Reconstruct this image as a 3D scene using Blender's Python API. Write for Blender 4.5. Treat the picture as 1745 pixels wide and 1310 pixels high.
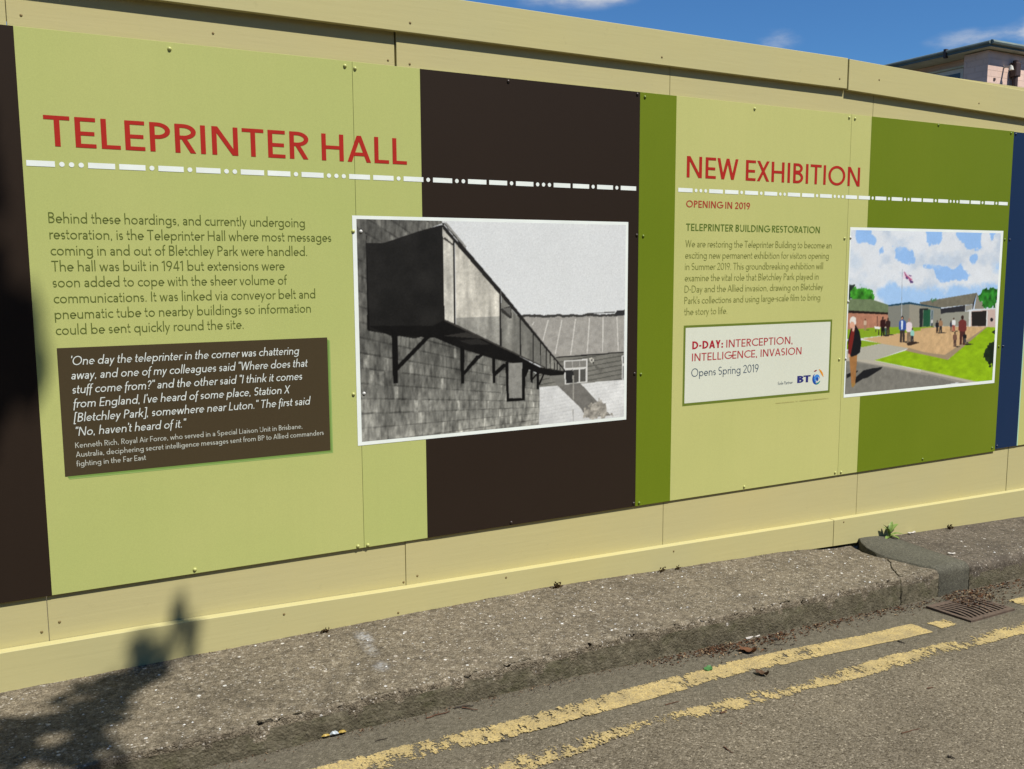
import bpy, bmesh, math, random
import numpy as np
from mathutils import Vector, Matrix, noise as mnoise
random.seed(7)
R = math.radians
SC = bpy.context.scene
COL = SC.collection
for o in list(bpy.data.objects): bpy.data.objects.remove(o)

# ------------------------------------------------------------------ camera
cd = bpy.data.cameras.new('camera'); cam = bpy.data.objects.new('camera', cd); COL.objects.link(cam)
cd.sensor_width = 36; cd.lens = 32.603; cd.clip_start = .05; cd.clip_end = 3000
cam.matrix_world = Matrix(((0.87921, 0.06305, -0.47225, -1.0950), (-0.47642, 0.10648, -0.87275, -3.1710),
                           (-0.00475, 0.99231, 0.12365, 1.4200), (0, 0, 0, 1)))
SC.camera = cam
# ------------------------------------------------------------------ sky, sun, exposure
SUN_EL, SUN_AZ = 58.0, 20.0          # azimuth measured from the fence normal towards +x
S = Vector((math.sin(R(SUN_AZ))*math.cos(R(SUN_EL)), -math.cos(R(SUN_AZ))*math.cos(R(SUN_EL)), math.sin(R(SUN_EL))))
w = bpy.data.worlds.new('World'); SC.world = w; w.use_nodes = True
nt = w.node_tree; nt.nodes.clear(); NN = nt.nodes.new; LK = nt.links.new
sky = NN('ShaderNodeTexSky'); sky.sky_type = 'NISHITA'; sky.sun_disc = False
sky.sun_elevation = R(SUN_EL); sky.sun_rotation = math.atan2(S.x, S.y)
sky.air_density = 1.0; sky.dust_density = .25; sky.ozone_density = 2.2; sky.altitude = 100
bg = NN('ShaderNodeBackground'); out = NN('ShaderNodeOutputWorld'); bg.inputs[1].default_value = .052
tc = NN('ShaderNodeTexCoord')
def vmath(op, a, b=None):
    n = NN('ShaderNodeVectorMath'); n.operation = op; LK(a, n.inputs[0])
    if b is not None: n.inputs[1].default_value = b
    return n
def math2(op, a, b):
    n = NN('ShaderNodeMath'); n.operation = op
    for i, v in enumerate((a, b)):
        if v is None: continue
        if isinstance(v, (int, float)): n.inputs[i].default_value = v
        else: LK(v, n.inputs[i])
    return n.outputs[0]
cn = NN('ShaderNodeTexNoise'); cn.inputs['Scale'].default_value = 16; cn.inputs['Detail'].default_value = 7; cn.inputs['Roughness'].default_value = .55
mp = NN('ShaderNodeMapping'); mp.inputs['Scale'].default_value = (1, 1, 2.6); LK(tc.outputs['Generated'], mp.inputs[0]); LK(mp.outputs[0], cn.inputs[0])
acc = None
# fair-weather clouds low over the roofs: (direction, horizontal half-size, vertical half-size, density)
for d, sx, sz, amp in [((.5245, .8093, .272), .075, .014, .75), ((.678, .7015, .2195), .032, .012, .42), ((.79, .575, .206), .040, .010, .62), ((.835, .505, .207), .034, .016, 2.2), ((.95, .20, .25), .10, .05, 1.0), ((.2, .93, .33), .16, .05, .9), ((-.5, .8, .35), .2, .06, .9)]:
    c = Vector(d).normalized(); sub = vmath('SUBTRACT', tc.outputs['Generated'], tuple(c))
    hz = Vector((c.y, -c.x, 0)).normalized()
    dh = vmath('DOT_PRODUCT', sub.outputs[0], tuple(hz)); dz = vmath('DOT_PRODUCT', sub.outputs[0], (0, 0, 1))
    e = math2('ADD', math2('POWER', math2('ABSOLUTE', math2('DIVIDE', dh.outputs['Value'], sx), None), 2), math2('POWER', math2('ABSOLUTE', math2('DIVIDE', dz.outputs['Value'], sz), None), 2))
    g = math2('MULTIPLY', math2('POWER', 2.718, math2('MULTIPLY', e, -1)), amp)
    acc = g if acc is None else math2('ADD', acc, g)
acc = math2('MULTIPLY', acc, math2('ADD', math2('MULTIPLY', cn.outputs['Fac'], 2.6), -.65))
mr = NN('ShaderNodeMapRange'); mr.inputs[1].default_value = .12; mr.inputs[2].default_value = .75; mr.interpolation_type = 'SMOOTHSTEP'; LK(acc, mr.inputs[0])
tint = NN('ShaderNodeMix'); tint.data_type = 'RGBA'; tint.blend_type = 'MULTIPLY'; tint.inputs[0].default_value = 1
LK(sky.outputs[0], tint.inputs[6]); tint.inputs[7].default_value = (.56, 1.03, 1.5, 1)
mx = NN('ShaderNodeMix'); mx.data_type = 'RGBA'; LK(mr.outputs[0], mx.inputs[0]); LK(tint.outputs[2], mx.inputs[6]); mx.inputs[7].default_value = (9.5, 9.7, 10.0, 1)
LK(mx.outputs[2], bg.inputs[0]); LK(bg.outputs[0], out.inputs[0])
sl = bpy.data.lights.new('sun', 'SUN'); sun = bpy.data.objects.new('sun', sl); COL.objects.link(sun)
sl.energy = 4.6; sl.angle = R(.53); sl.color = (1, .955, .87)
sun.rotation_euler = S.to_track_quat('Z', 'Y').to_euler(); sun.location = (2, -6, 12)
SC.view_settings.view_transform = 'Standard'; SC.view_settings.look = 'None'
SC.view_settings.exposure = .44; SC.view_settings.gamma = 1
SC.cycles.max_bounces = 6; SC.cycles.caustics_reflective = False; SC.cycles.caustics_refractive = False

# ------------------------------------------------------------------ helpers
def lin(c, k=1.0):
    r = []
    for v in c[:3]:
        v /= 255.; r.append((v/12.92 if v <= .04045 else ((v+.055)/1.055)**2.4)*k)
    return (*r, 1)
KW = 1.0          # reflectance of a wall-facing surface against its picture value
def pw(c): return lin(c, KW)
class NB:
    def __init__(s, name, rough=.6, spec=.3):
        s.m = bpy.data.materials.new(name); s.m.use_nodes = True; s.t = s.m.node_tree
        s.b = s.t.nodes['Principled BSDF']; s.b.inputs['Roughness'].default_value = rough
        s.b.inputs['Specular IOR Level'].default_value = spec
        s.co = s.t.nodes.new('ShaderNodeTexCoord')
    def n(s, t, **kw):
        x = s.t.nodes.new(t)
        for k, v in kw.items(): setattr(x, k, v)
        return x
    def L(s, a, b): s.t.links.new(a, b)
    def map(s, sc=(1, 1, 1), src='Object'):
        m = s.n('ShaderNodeMapping'); m.inputs['Scale'].default_value = sc; s.L(s.co.outputs[src], m.inputs[0]); return m.outputs[0]
    def noise(s, scale, detail=4, rough=.5, sc=(1, 1, 1)):
        x = s.n('ShaderNodeTexNoise'); x.inputs['Scale'].default_value = scale; x.inputs['Detail'].default_value = detail; x.inputs['Roughness'].default_value = rough
        s.L(s.map(sc), x.inputs[0]); return x.outputs['Fac']
    def vor(s, scale, sc=(1, 1, 1), feat='F1'):
        x = s.n('ShaderNodeTexVoronoi'); x.feature = feat; x.inputs['Scale'].default_value = scale; s.L(s.map(sc), x.inputs[0]); return x
    def ramp(s, f, stops, interp='LINEAR'):
        r = s.n('ShaderNodeValToRGB'); r.color_ramp.interpolation = interp; cr = r.color_ramp
        while len(cr.elements) > 1: cr.elements.remove(cr.elements[-1])
        cr.elements[0].position = stops[0][0]; cr.elements[0].color = stops[0][1]
        for p, c in stops[1:]:
            e = cr.elements.new(p); e.color = c
        s.L(f, r.inputs[0]); return r.outputs[0]
    def mix(s, f, a, b, mode='MIX'):
        x = s.n('ShaderNodeMix'); x.data_type = 'RGBA'; x.blend_type = mode
        for i, v in ((0, f), (6, a), (7, b)):
            if hasattr(v, 'links'): s.L(v, x.inputs[i])
            else: x.inputs[i].default_value = v
        return x.outputs[2]
    def m2(s, op, a, b=None):
        x = s.n('ShaderNodeMath'); x.operation = op
        for i, v in enumerate((a, b)):
            if v is None: continue
            if hasattr(v, 'links'): s.L(v, x.inputs[i])
            else: x.inputs[i].default_value = v
        return x.outputs[0]
    def base(s, c):
        if hasattr(c, 'links'): s.L(c, s.b.inputs['Base Color'])
        else: s.b.inputs['Base Color'].default_value = c
    def bump(s, h, dist=.001, st=1.):
        x = s.n('ShaderNodeBump'); x.inputs['Distance'].default_value = dist; x.inputs['Strength'].default_value = st
        s.L(h, x.inputs['Height']); s.L(x.outputs[0], s.b.inputs['Normal'])
def g(v): return (v, v, v, 1)
def mul(c, k): return (c[0]*k, c[1]*k, c[2]*k, 1)
def flat(name, c, rough=.5, spec=.15, var=.05, scale=9):
    n = NB(name, rough, spec); f = n.noise(scale, 3)
    n.base(n.ramp(f, [(.3, mul(c, 1-var)), (.7, mul(c, 1+var))])); return n.m
def obj(name, verts, faces, mat, parent=None, smooth=False, loc=(0, 0, 0), mids=None):
    me = bpy.data.meshes.new(name); me.from_pydata([tuple(v) for v in verts], [], faces)
    for m in (mat if isinstance(mat, (list, tuple)) else [mat]): me.materials.append(m)
    if mids is not None: me.polygons.foreach_set('material_index', mids)
    if smooth: me.polygons.foreach_set('use_smooth', [True]*len(me.polygons))
    me.update(); o = bpy.data.objects.new(name, me); COL.objects.link(o); o.location = loc
    if parent: o.parent = parent
    return o
def tag(o, label=None, cat=None, group=None, kind=None):
    if label: o['label'] = label
    if cat: o['category'] = cat
    if group: o['group'] = group
    if kind: o['kind'] = kind
    return o
def empty(name, loc=(0, 0, 0)):
    o = bpy.data.objects.new(name, None); COL.objects.link(o); o.location = loc; o.empty_display_size = .1; return o
class MB:
    def __init__(s): s.v = []; s.f = []
    def quad(s, a, b, c, d): i = len(s.v); s.v += [a, b, c, d]; s.f.append((i, i+1, i+2, i+3))
    def poly(s, p): i = len(s.v); s.v += list(p); s.f.append(tuple(range(i, i+len(p))))
    def box(s, x0, x1, y0, y1, z0, z1, bev=0.0):
        s.prism([(x0, z0), (x1, z0), (x1, z1), (x0, z1)], y0, y1, bev)
    def prism(s, pts, y0, y1, bev=0.0):
        # outline in x,z (counter-clockwise seen from -y), extruded y0 (front) -> y1, front edge bevelled
        n = len(pts); i = len(s.v)
        cx = sum(p[0] for p in pts)/n; cz = sum(p[1] for p in pts)/n
        def ins(p): return (p[0]+(bev if p[0] < cx else -bev), p[1]+(bev if p[1] < cz else -bev))
        s.v += [(ins(p)[0], y0, ins(p)[1]) for p in pts] + [(p[0], y0+bev, p[1]) for p in pts] + [(p[0], y1, p[1]) for p in pts]
        s.f.append(tuple(range(i, i+n)))
        for k in range(n):
            l = (k+1) % n
            if bev: s.f.append((i+l, i+k, i+n+k, i+n+l))
            s.f.append((i+n+l, i+n+k, i+2*n+k, i+2*n+l))
        if not bev:
            pass
        s.f.append(tuple(reversed(range(i+2*n, i+3*n))))
    def tube(s, p0, p1, r0, r1, n=6):
        p0 = Vector(p0); p1 = Vector(p1); d = (p1-p0).normalized(); a = d.orthogonal().normalized(); b = d.cross(a); i = len(s.v)
        for p, r in ((p0, r0), (p1, r1)):
            for k in range(n):
                t = 2*math.pi*k/n; s.v.append(tuple(p+a*math.cos(t)*r+b*math.sin(t)*r))
        for k in range(n): l = (k+1) % n; s.f.append((i+k, i+l, i+n+l, i+n+k))
        s.f.append(tuple(range(i+n, i+2*n))); s.f.append(tuple(reversed(range(i, i+n))))
    def dome(s, c, r, h, n=10, m=4):
        # screw head on the wall, bulging towards -y
        i = len(s.v)
        for a in range(m):
            t = a/(m-1)*math.pi/2*.98 if m > 1 else 0
            for k in range(n):
                u = 2*math.pi*k/n; s.v.append((c[0]+r*math.cos(t)*math.cos(u), c[1]-h*math.sin(t), c[2]+r*math.cos(t)*math.sin(u)))
        for a in range(m-1):
            for k in range(n): l = (k+1) % n; s.f.append((i+a*n+k, i+a*n+l, i+(a+1)*n+l, i+(a+1)*n+k))
        s.f.append(tuple(i+(m-1)*n+k for k in range(n)))
    def build(s, name, mat, parent=None, smooth=False, loc=(0, 0, 0)):
        return obj(name, s.v, s.f, mat, parent, smooth, loc)
def interp(pts, x):
    if x <= pts[0][0]: return pts[0][1]
    for (a, b), (c, d) in zip(pts, pts[1:]):
        if x <= c: return b+(d-b)*(x-a)/(c-a) if c > a else d
    return pts[-1][1]
def sstep(a, b, x):
    t = min(1, max(0, (x-a)/(b-a))); return t*t*(3-2*t)
ZO = 1.42
def base_z(x): return .13 if x < .8 else .13-.04*(min(x, 13)-.8)
def road_z(x, y=-.55): return (.023 if x < .4 else .023-.045*(min(x, 13)-.4))+.015*(-.55-max(y, -4))
KERB = [(-9, -.585), (.4, -.585), (.86, -.568), (1.4, -.55), (2.3, -.518), (2.8, -.495), (3.3, -.468), (8, -.25), (14, -.1)]
def kerb_y(x): return interp(KERB, x)

# ------------------------------------------------------------------ materials of the ground
def mat_concrete(name, cols, white, stain=False):
    n = NB(name, .9, .2)
    v1 = n.vor(120); v2 = n.vor(58); v3 = n.vor(290); v4 = n.vor(125, (1, 1.3, 1))
    sep = n.n('ShaderNodeSeparateColor'); n.L(v1.outputs['Color'], sep.inputs[0])
    sep2 = n.n('ShaderNodeSeparateColor'); n.L(v2.outputs['Color'], sep2.inputs[0])
    sep3 = n.n('ShaderNodeSeparateColor'); n.L(v3.outputs['Color'], sep3.inputs[0])
    c = n.ramp(sep.outputs[0], [(0, cols[0]), (.35, cols[1]), (.7, cols[2]), (.93, cols[3]), (1., cols[4])])
    c = n.mix(.55, c, n.ramp(sep3.outputs[1], [(0, mul(cols[1], .55)), (.5, cols[2]), (1, mul(cols[3], 1.15))]))
    peb = n.m2('MULTIPLY', n.m2('GREATER_THAN', sep2.outputs[1], 1-white), n.m2('LESS_THAN', v2.outputs['Distance'], n.m2('MULTIPLY', sep2.outputs[0], .42)))
    pc = n.ramp(sep2.outputs[2], [(0, (.30, .25, .19, 1)), (.5, (.48, .45, .40, 1)), (1, (.62, .61, .58, 1))])
    c = n.mix(peb, c, pc); sep4 = n.n('ShaderNodeSeparateColor'); n.L(v4.outputs['Color'], sep4.inputs[0])
    c = n.mix(n.m2('MULTIPLY', n.m2('GREATER_THAN', sep4.outputs[0], 1-white*1.1), n.m2('LESS_THAN', v4.outputs['Distance'], .42)), c, (.42, .385, .33, 1))
    big = n.noise(5, 5, .6); c = n.mix(1., c, n.ramp(big, [(.25, g(.68)), (.5, g(1.)), (.8, g(1.22))]), 'MULTIPLY')
    mid = n.noise(38, 4, .6); c = n.mix(1., c, n.ramp(mid, [(.28, g(.60)), (.5, g(1.)), (.75, g(1.34))]), 'MULTIPLY')
    if stain:
        for (x, y, sx, sy, am) in ((-.061, -.15, .035, .075, .62), (-.075, -.25, .03, .08, .35), (-.088, -.395, .035, .05, .42)):
            mpn = n.n('ShaderNodeMapping'); mpn.inputs['Location'].default_value = (-x/sx, -y/sy, 0); mpn.inputs['Scale'].default_value = (1/sx, 1/sy, 0)
            n.L(n.co.outputs['Object'], mpn.inputs[0]); gr = n.n('ShaderNodeTexGradient'); gr.gradient_type = 'SPHERICAL'; n.L(mpn.outputs[0], gr.inputs[0])
            f = n.m2('MULTIPLY', gr.outputs['Fac'], n.ramp(n.noise(60, 4, .7), [(.38, g(0)), (.62, g(am*1.3))]))
            c = n.mix(f, c, (.45, .47, .50, 1))
    n.base(c)
    h = n.m2('ADD', n.m2('MULTIPLY', v1.outputs['Distance'], -.6), n.m2('ADD', n.m2('MULTIPLY', mid, .6), n.m2('MULTIPLY', v3.outputs['Distance'], -.5)))
    n.bump(h, .006, .9); return n.m
M_PAVE = mat_concrete('exposed aggregate concrete', [(.062, .049, .032, 1), (.128, .105, .072, 1), (.168, .14, .098, 1), (.24, .206, .15, 1), (.40, .365, .30, 1)], .055, True)
M_PAVE2 = mat_concrete('brown aggregate concrete', [(.05, .04, .03, 1), (.095, .078, .058, 1), (.125, .104, .078, 1), (.165, .14, .11, 1), (.26, .24, .2, 1)], .03)
def mat_kerbface():
    n = NB('mossy kerb face', .95, .15)
    f = n.noise(26, 6, .65); c = n.ramp(f, [(.25, (.042, .036, .022, 1)), (.42, (.115, .100, .066, 1)), (.62, (.165, .143, .098, 1)), (.8, (.25, .215, .155, 1))])
    v = n.vor(120); sep = n.n('ShaderNodeSeparateColor'); n.L(v.outputs['Color'], sep.inputs[0])
    c = n.mix(.28, c, n.ramp(sep.outputs[0], [(0, (.03, .026, .018, 1)), (.6, (.08, .075, .05, 1)), (.93, (.14, .13, .09, 1)), (1, (.28, .26, .2, 1))]))
    mo = n.noise(11, 4, .6, (1, 1, 1.5)); c = n.mix(n.ramp(mo, [(.5, g(0)), (.68, g(.35))]), c, (.058, .062, .022, 1))
    n.base(c); n.bump(n.m2('ADD', f, n.m2('ADD', n.m2('MULTIPLY', v.outputs['Distance'], -.2), n.m2('MULTIPLY', n.noise(110, 4, .7), .5))), .009, 1.); return n.m
M_KFACE = mat_kerbface()
def mat_asphalt(name, cols, gutter=False, scale=190):
    n = NB(name, .9, .12)
    v = n.vor(scale); sep = n.n('ShaderNodeSeparateColor'); n.L(v.outputs['Color'], sep.inputs[0])
    c = n.ramp(sep.outputs[0], [(0, cols[0]), (.25, cols[1]), (.75, cols[2]), (.96, cols[3]), (1, mul(cols[3], 1.6))])
    f = n.noise(90, 3, .7); c = n.mix(1., c, n.ramp(f, [(.3, g(.62)), (.5, g(1)), (.75, g(1.25))]), 'MULTIPLY')
    b = n.noise(3.2, 5, .6); c = n.mix(1., c, n.ramp(b, [(.3, g(.84)), (.7, g(1.12))]), 'MULTIPLY')
    if gutter:
        sx = n.n('ShaderNodeSeparateXYZ'); n.L(n.co.outputs['Object'], sx.inputs[0])
        yy = n.m2('ADD', sx.outputs[1], n.m2('MULTIPLY', n.m2('SUBTRACT', n.noise(7, 4, .6), .5), .25))
        c = n.mix(n.ramp(n.m2('ADD', yy, 1.6), [(.55, g(0)), (.82, g(.65)), (1., g(.75))]), c, n.ramp(n.noise(45, 5, .7), [(.3, (.068, .061, .043, 1)), (.7, (.150, .135, .099, 1))]))
    n.base(c); n.bump(n.m2('ADD', n.m2('MULTIPLY', v.outputs['Distance'], -1), f), .0035, .8); return n.m
M_ROAD = mat_asphalt('worn asphalt', [(.070, .057, .037, 1), (.132, .111, .077, 1), (.165, .140, .098, 1), (.225, .194, .142, 1)], True)
M_PATCH = mat_asphalt('newer tarmac patch', [(.078, .075, .057, 1), (.095, .091, .069, 1), (.108, .103, .079, 1), (.132, .126, .098, 1)], False, 330)
def mat_line():
    n = NB('worn yellow road paint', .7, .3)
    f = n.noise(55, 5, .7); c = n.ramp(f, [(.3, (.36, .265, .10, 1)), (.55, (.48, .365, .15, 1)), (.8, (.57, .45, .21, 1))])
    st = n.noise(12, 4, .6); c = n.mix(n.ramp(st, [(.35, g(.5)), (.6, g(0))]), c, (.24, .19, .10, 1)); c = n.mix(n.ramp(n.vor(190).outputs['Distance'], [(.45, g(0)), (.75, g(.55))]), c, (.14, .12, .085, 1))
    n.base(c)
    at = n.n('ShaderNodeAttribute'); at.attribute_name = 'wear'
    a = n.m2('ADD', n.m2('MULTIPLY', n.noise(30, 6, .7, (1, .45, 1)), .55), n.m2('MULTIPLY', n.noise(95, 4, .7), .45))
    vo = n.vor(9, (1, 1, 1), 'DISTANCE_TO_EDGE')
    a = n.m2('SUBTRACT', a, n.m2('MULTIPLY', n.ramp(n.noise(9, 4, .8, (2.2, .5, 1)), [(.62, g(0)), (.72, g(1))]), .22))
    k = n.m2('GREATER_THAN', n.m2('SUBTRACT', a, at.outputs['Fac']), 0)
    tr = n.n('ShaderNodeBsdfTransparent'); ms = n.n('ShaderNodeMixShader'); o = n.t.nodes['Material Output']
    n.L(k, ms.inputs[0]); n.L(tr.outputs[0], ms.inputs[1]); n.L(n.b.outputs[0], ms.inputs[2]); n.L(ms.outputs[0], o.inputs[0])
    n.bump(n.noise(150, 3, .7), .002, .8); return n.m
M_LINE = mat_line()
def mat_grass():
    n = NB('rough grass', .9, .2); f = n.noise(14, 6, .7); n.base(n.ramp(f, [(.3, (.03, .05, .012, 1)), (.7, (.09, .12, .035, 1))])); n.bump(f, .05); return n.m
M_GRASS = mat_grass()
M_SOIL = flat('bare earth', (.10, .085, .06, 1), .95, .1, .3, 4)

# ------------------------------------------------------------------ ground
def grid(name, xs, ys, fz, mat):
    v = [(x, y, fz(x, y)) for y in ys for x in xs]; nx = len(xs)
    f = [(j*nx+i, j*nx+i+1, (j+1)*nx+i+1, (j+1)*nx+i) for j in range(len(ys)-1) for i in range(nx-1)]
    return obj(name, v, f, mat)
tag(obj('ground', [(-900, -900, -.75), (900, -900, -.75), (900, 900, -.75), (-900, 900, -.75)], [(0, 1, 2, 3)], M_SOIL), kind='structure')
rx = [-40, -9]+[(-9+i*.5) for i in range(1, 45)]+[13.5, 40]
road = tag(grid('road', rx, [-7.5, -4, -2.5, -1.6, -1.2, -.9, -.7, -.55, -.4, -.2, .02], lambda x, y: road_z(x, y), M_ROAD), kind='structure')
tag(grid('verge', [-40, -9, .4, 13, 40], [-40, -9, -7.5], lambda x, y: road_z(x, -4)+.03, M_GRASS), kind='structure')

def fbm(x, y, z, o=4):
    s = 0; a = 1
    for i in range(o): s += a*mnoise.noise((x, y, z)); x *= 2.03; y *= 2.03; z *= 2.03; a *= .5
    return s
def slab(name, xl, xr, nx, ytop, mats, rnd=.012, dz=None, rough=1., xs=None, face_from=.0, yback=None, ny=34, yk_off=0., topz=0.):
    """a piece of pavement: top from ytop to the kerb line, rounded arris, front face down into the road"""
    V = []; F = []; MI = []
    rows = [('t', i/ny) for i in range(ny+1)]+[('r', i/5) for i in range(1, 6)]+[('f', i/9) for i in range(1, 10)]
    nc = (len(xs) if xs else nx+1)
    for kind, t in rows:
        for i in range(nc):
            u = i/(nc-1)
            # the side outlines depend on y: one fixed-point step
            yt = None
            x = None
            for it in range(3):
                xx = x if x is not None else (xs[i] if xs else xl(-.3)+(xr(-.3)-xl(-.3))*u)
                yk = kerb_y(xx)+yk_off
                if kind == 't': y = ytop+(yk+rnd-ytop)*t
                elif kind == 'r': y = yk+rnd*(1-math.sin(t*math.pi/2))
                else: y = yk
                if xs:
                    x0 = xs[i]; x = x0+(xr(y)-xs[-1])*sstep(xs[-1]-.45, xs[-1], x0) if xr else x0
                else: x = xl(y)+(xr(y)-xl(y))*u
            zt = base_z(x)+.02*y+topz+(dz(x, y) if dz else 0)
            zb = road_z(x, yk)-.06
            if kind == 't': z = zt
            elif kind == 'r': z = zt-rnd*(1-math.cos(t*math.pi/2))
            else: z = (zt-rnd)+(zb-(zt-rnd))*t
            n1 = fbm(x*9, y*9, z*9+3); n2 = fbm(x*45, y*45, z*45, 2)
            if kind == 't':
                z += (.0022*n1+.0012*n2)*rough; ch = max(0, fbm(x*23, 4.4, 1, 3)-.12)*rough; z -= .030*ch*sstep(.028, 0, y-yk)
                e = sstep(.12, 0, abs(y-yk)); z += -.004*e*max(0, n1)*rough
            else:
                ch = max(0, fbm(x*23, 4.4, 1, 3)-.12)*rough; dn = max(0, zt-z); q = (.006*n1+.0045*n2)*rough-.045*ch*math.exp(-dn/.016)-.016*sstep(.75, .95, t if kind == 'f' else 0)*max(0, fbm(x*7, 1.1, 5)+.15)*rough; y += -q+ (.010*max(0, fbm(x*5, 2, 7))*t*rough if kind == 'f' else 0); z += .002*n2*rough
            V.append((x, y, z))
    for j in range(len(rows)-1):
        for i in range(nc-1):
            a = j*nc+i; F.append((a+1, a, a+nc, a+nc+1)); MI.append(0 if (rows[j+1][0] == 't' or (rows[j+1][0] == 'r') or (rows[j+1][0] == 'f' and rows[j+1][1] < .12+.5*max(0, mnoise.noise((V[a][0]*14, 3, 8))))) else 1)
    # close the two ends so that cracks have walls
    nb = len(V)
    for side in (0, nc-1):
        prof = [j*nc+side for j in range(len(rows))]
        low = []
        for p in prof: low.append(len(V)); V.append((V[p][0], V[p][1], V[p][2]-.09))
        for j in range(len(prof)-1):
            q = (prof[j], prof[j+1], low[j+1], low[j]); F.append(q if side else tuple(reversed(q))); MI.append(1)
    return obj(name, V, F, mats, None, True, (0, 0, 0), MI)
CR = [(-.62, 2.225), (-.572, 2.24), (-.52, 2.285), (-.47, 2.314), (-.39, 2.374), (-.34, 2.43), (-.283, 2.474), (-.223, 2.471), (-.135, 2.496), (-.05, 2.53), (.05, 2.56)]
def crack(y): return interp(CR, y)+.006*mnoise.noise((y*40, 3, 1))+.004*mnoise.noise((y*90, 8, 1))
PL = [(-.62, 2.60), (-.525, 2.5625), (-.443, 2.5108), (-.361, 2.487), (-.288, 2.468), (-.223, 2.473), (-.135, 2.50), (-.07, 2.54), (0, 2.60), (.05, 2.66)]
PR = [(-.62, 2.785), (-.51, 2.783), (-.38, 2.780), (-.28, 2.777), (-.185, 2.790), (-.10, 2.80), (-.04, 2.78), (.05, 2.76)]
def sag(x, y): return -.024*sstep(2.12, 2.44, x)*sstep(-.34, -.05, y)
def lft(x, y): return 0
xs = [-9, -6, -4, -3, -2.5, -2.1]+[-1.9+i*.0095 for i in range(int((2.24+1.9)/.0095)+1)]; xs[-1] = 2.24
p1 = slab('pavement', None, lambda y: crack(y)-.0035, 0, .03, [M_PAVE, M_KFACE], .008, sag, 1., xs, ny=46)
p2 = slab('pavement', lambda y: crack(y)+.0035, lambda y: interp(PL, y)-.002+.003*mnoise.noise((y*60, 1, 5)), 26, -.276, [M_PAVE, M_KFACE], .02, lambda x, y: .001+.004*(x-2.3), 1.)
p3 = slab('tarmac_patch', lambda y: interp(PL, y)+.002, lambda y: interp(PR, y)-.002, 26, .03, [M_PATCH, M_PATCH], .035, lambda x, y: .010*math.sin(math.pi*min(1, max(0, (x-2.46)/.34)))+.004, .35)
xs2 = None
p4 = slab('pavement', lambda y: interp(PR, y)+.003, lambda y: 9., 230, .03, [M_PAVE2, M_PAVE2], .01, None, .55, yk_off=.10)
p5 = slab('kerb', lambda y: interp(PR, y)+.004, lambda y: 9., 230, -.2, [M_PAVE2, M_KFACE], .035, lambda x, y: -.0015 if y < kerb_y(x)+.103 else -.05, .3)
for p in (p1, p2, p3, p4, p5): tag(p, kind='structure')

def line(name, pts, wid, seed, wearf, ends=(.5, .5)):
    """worn paint strip: list of (x, ycentre)"""
    V = []; F = []; W = []; n = 0; ny = 9
    x0, x1 = pts[0][0], pts[-1][0]; nxx = int((x1-x0)/.02)
    for i in range(nxx+1):
        x = x0+(x1-x0)*i/nxx; yc = interp(pts, x)
        for j in range(ny):
            t = j/(ny-1)*2-1; wv = wid*(1+.12*mnoise.noise((x*6, seed, t)))
            y = yc+t*wv/2; V.append((x+.012*mnoise.noise((y*40, seed, 2)), y, road_z(x, y)+.0025))
            edge = abs(t)**5*.12; W.append(wearf(x)+.07*max(0, mnoise.noise((x*11, seed*3.3, 4)))+edge+(.20 if seed == 3 else .13)*mnoise.noise((x*3.1, seed*7.7, t*.8)))
    for i in range(nxx):
        for j in range(ny-1): a = i*ny+j; F.append((a, a+ny, a+ny+1, a+1))
    o = obj(name, V, F, M_LINE); at = o.data.attributes.new('wear', 'FLOAT', 'POINT'); at.data.foreach_set('value', W)
    return tag(o, kind='structure')
line('yellow_line', [(-.9, -.78), (-.3, -.79), (.2, -.812), (.45, -.806), (1.15, -.755), (2.12, -.76)], .104, 1, lambda x: .395-.01*sstep(1.2, 1.7, x)+.02*sstep(.3, -.3, x))
line('yellow_line', [(2.19, -.765), (2.30, -.76)], .075, 5, lambda x: .47)
line('yellow_line', [(2.80, -.72), (3.4, -.69), (6, -.56)], .085, 9, lambda x: .42)
line('yellow_line', [(-.6, -1.04), (.3, -.995), (1.24, -.972), (2.5, -.937), (3.6, -.87), (6, -.75)], .095, 3, lambda x: .505-.06*sstep(1.2, 2.1, x))

# ------------------------------------------------------------------ hoarding
def mat_paint(name, c):
    n = NB(name, .6, .15)
    gr = n.noise(9, 5, .65, (.35, 1, 9)); fine = n.noise(60, 4, .7, (.25, 1, 6)); big = n.noise(1.7, 3)
    k = n.mix(1., n.ramp(gr, [(.3, mul(c, .98)), (.7, mul(c, 1.02))]), n.ramp(big, [(.3, (.97, .985, 1.01, 1)), (.7, (1.02, 1.01, .96, 1))]), 'MULTIPLY')
    k = n.mix(n.ramp(n.noise(30, 4, .75), [(.63, g(0)), (.76, g(.28))]), k, mul(c, .72))
    n.base(k); n.bump(n.m2('ADD', gr, n.m2('MULTIPLY', fine, .5)), .0006, .6); return n.m
M_CREAM = mat_paint('cream painted plywood', pw((182, 173, 125)))
M_CREAM2 = mat_paint('cream painted softwood', pw((182, 174, 125)))
M_BRSCREW = flat('painted over screw', pw((120, 104, 66)), .5)
hoard = tag(empty('hoarding', (0, .1, .13)), 'long cream painted plywood hoarding along the pavement, carrying the display boards', 'fence')
H0 = Vector(hoard.location)
def hpart(mb, name, mat, smooth=False):
    mb.v = [tuple(Vector(v)-H0) for v in mb.v]; return mb.build(name, mat, hoard, smooth)
jn = [-5, -3.467, -2.257, -1.047, .165, 1.377, 2.590, 3.795, 5.005, 6.215, 7.425]
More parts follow.
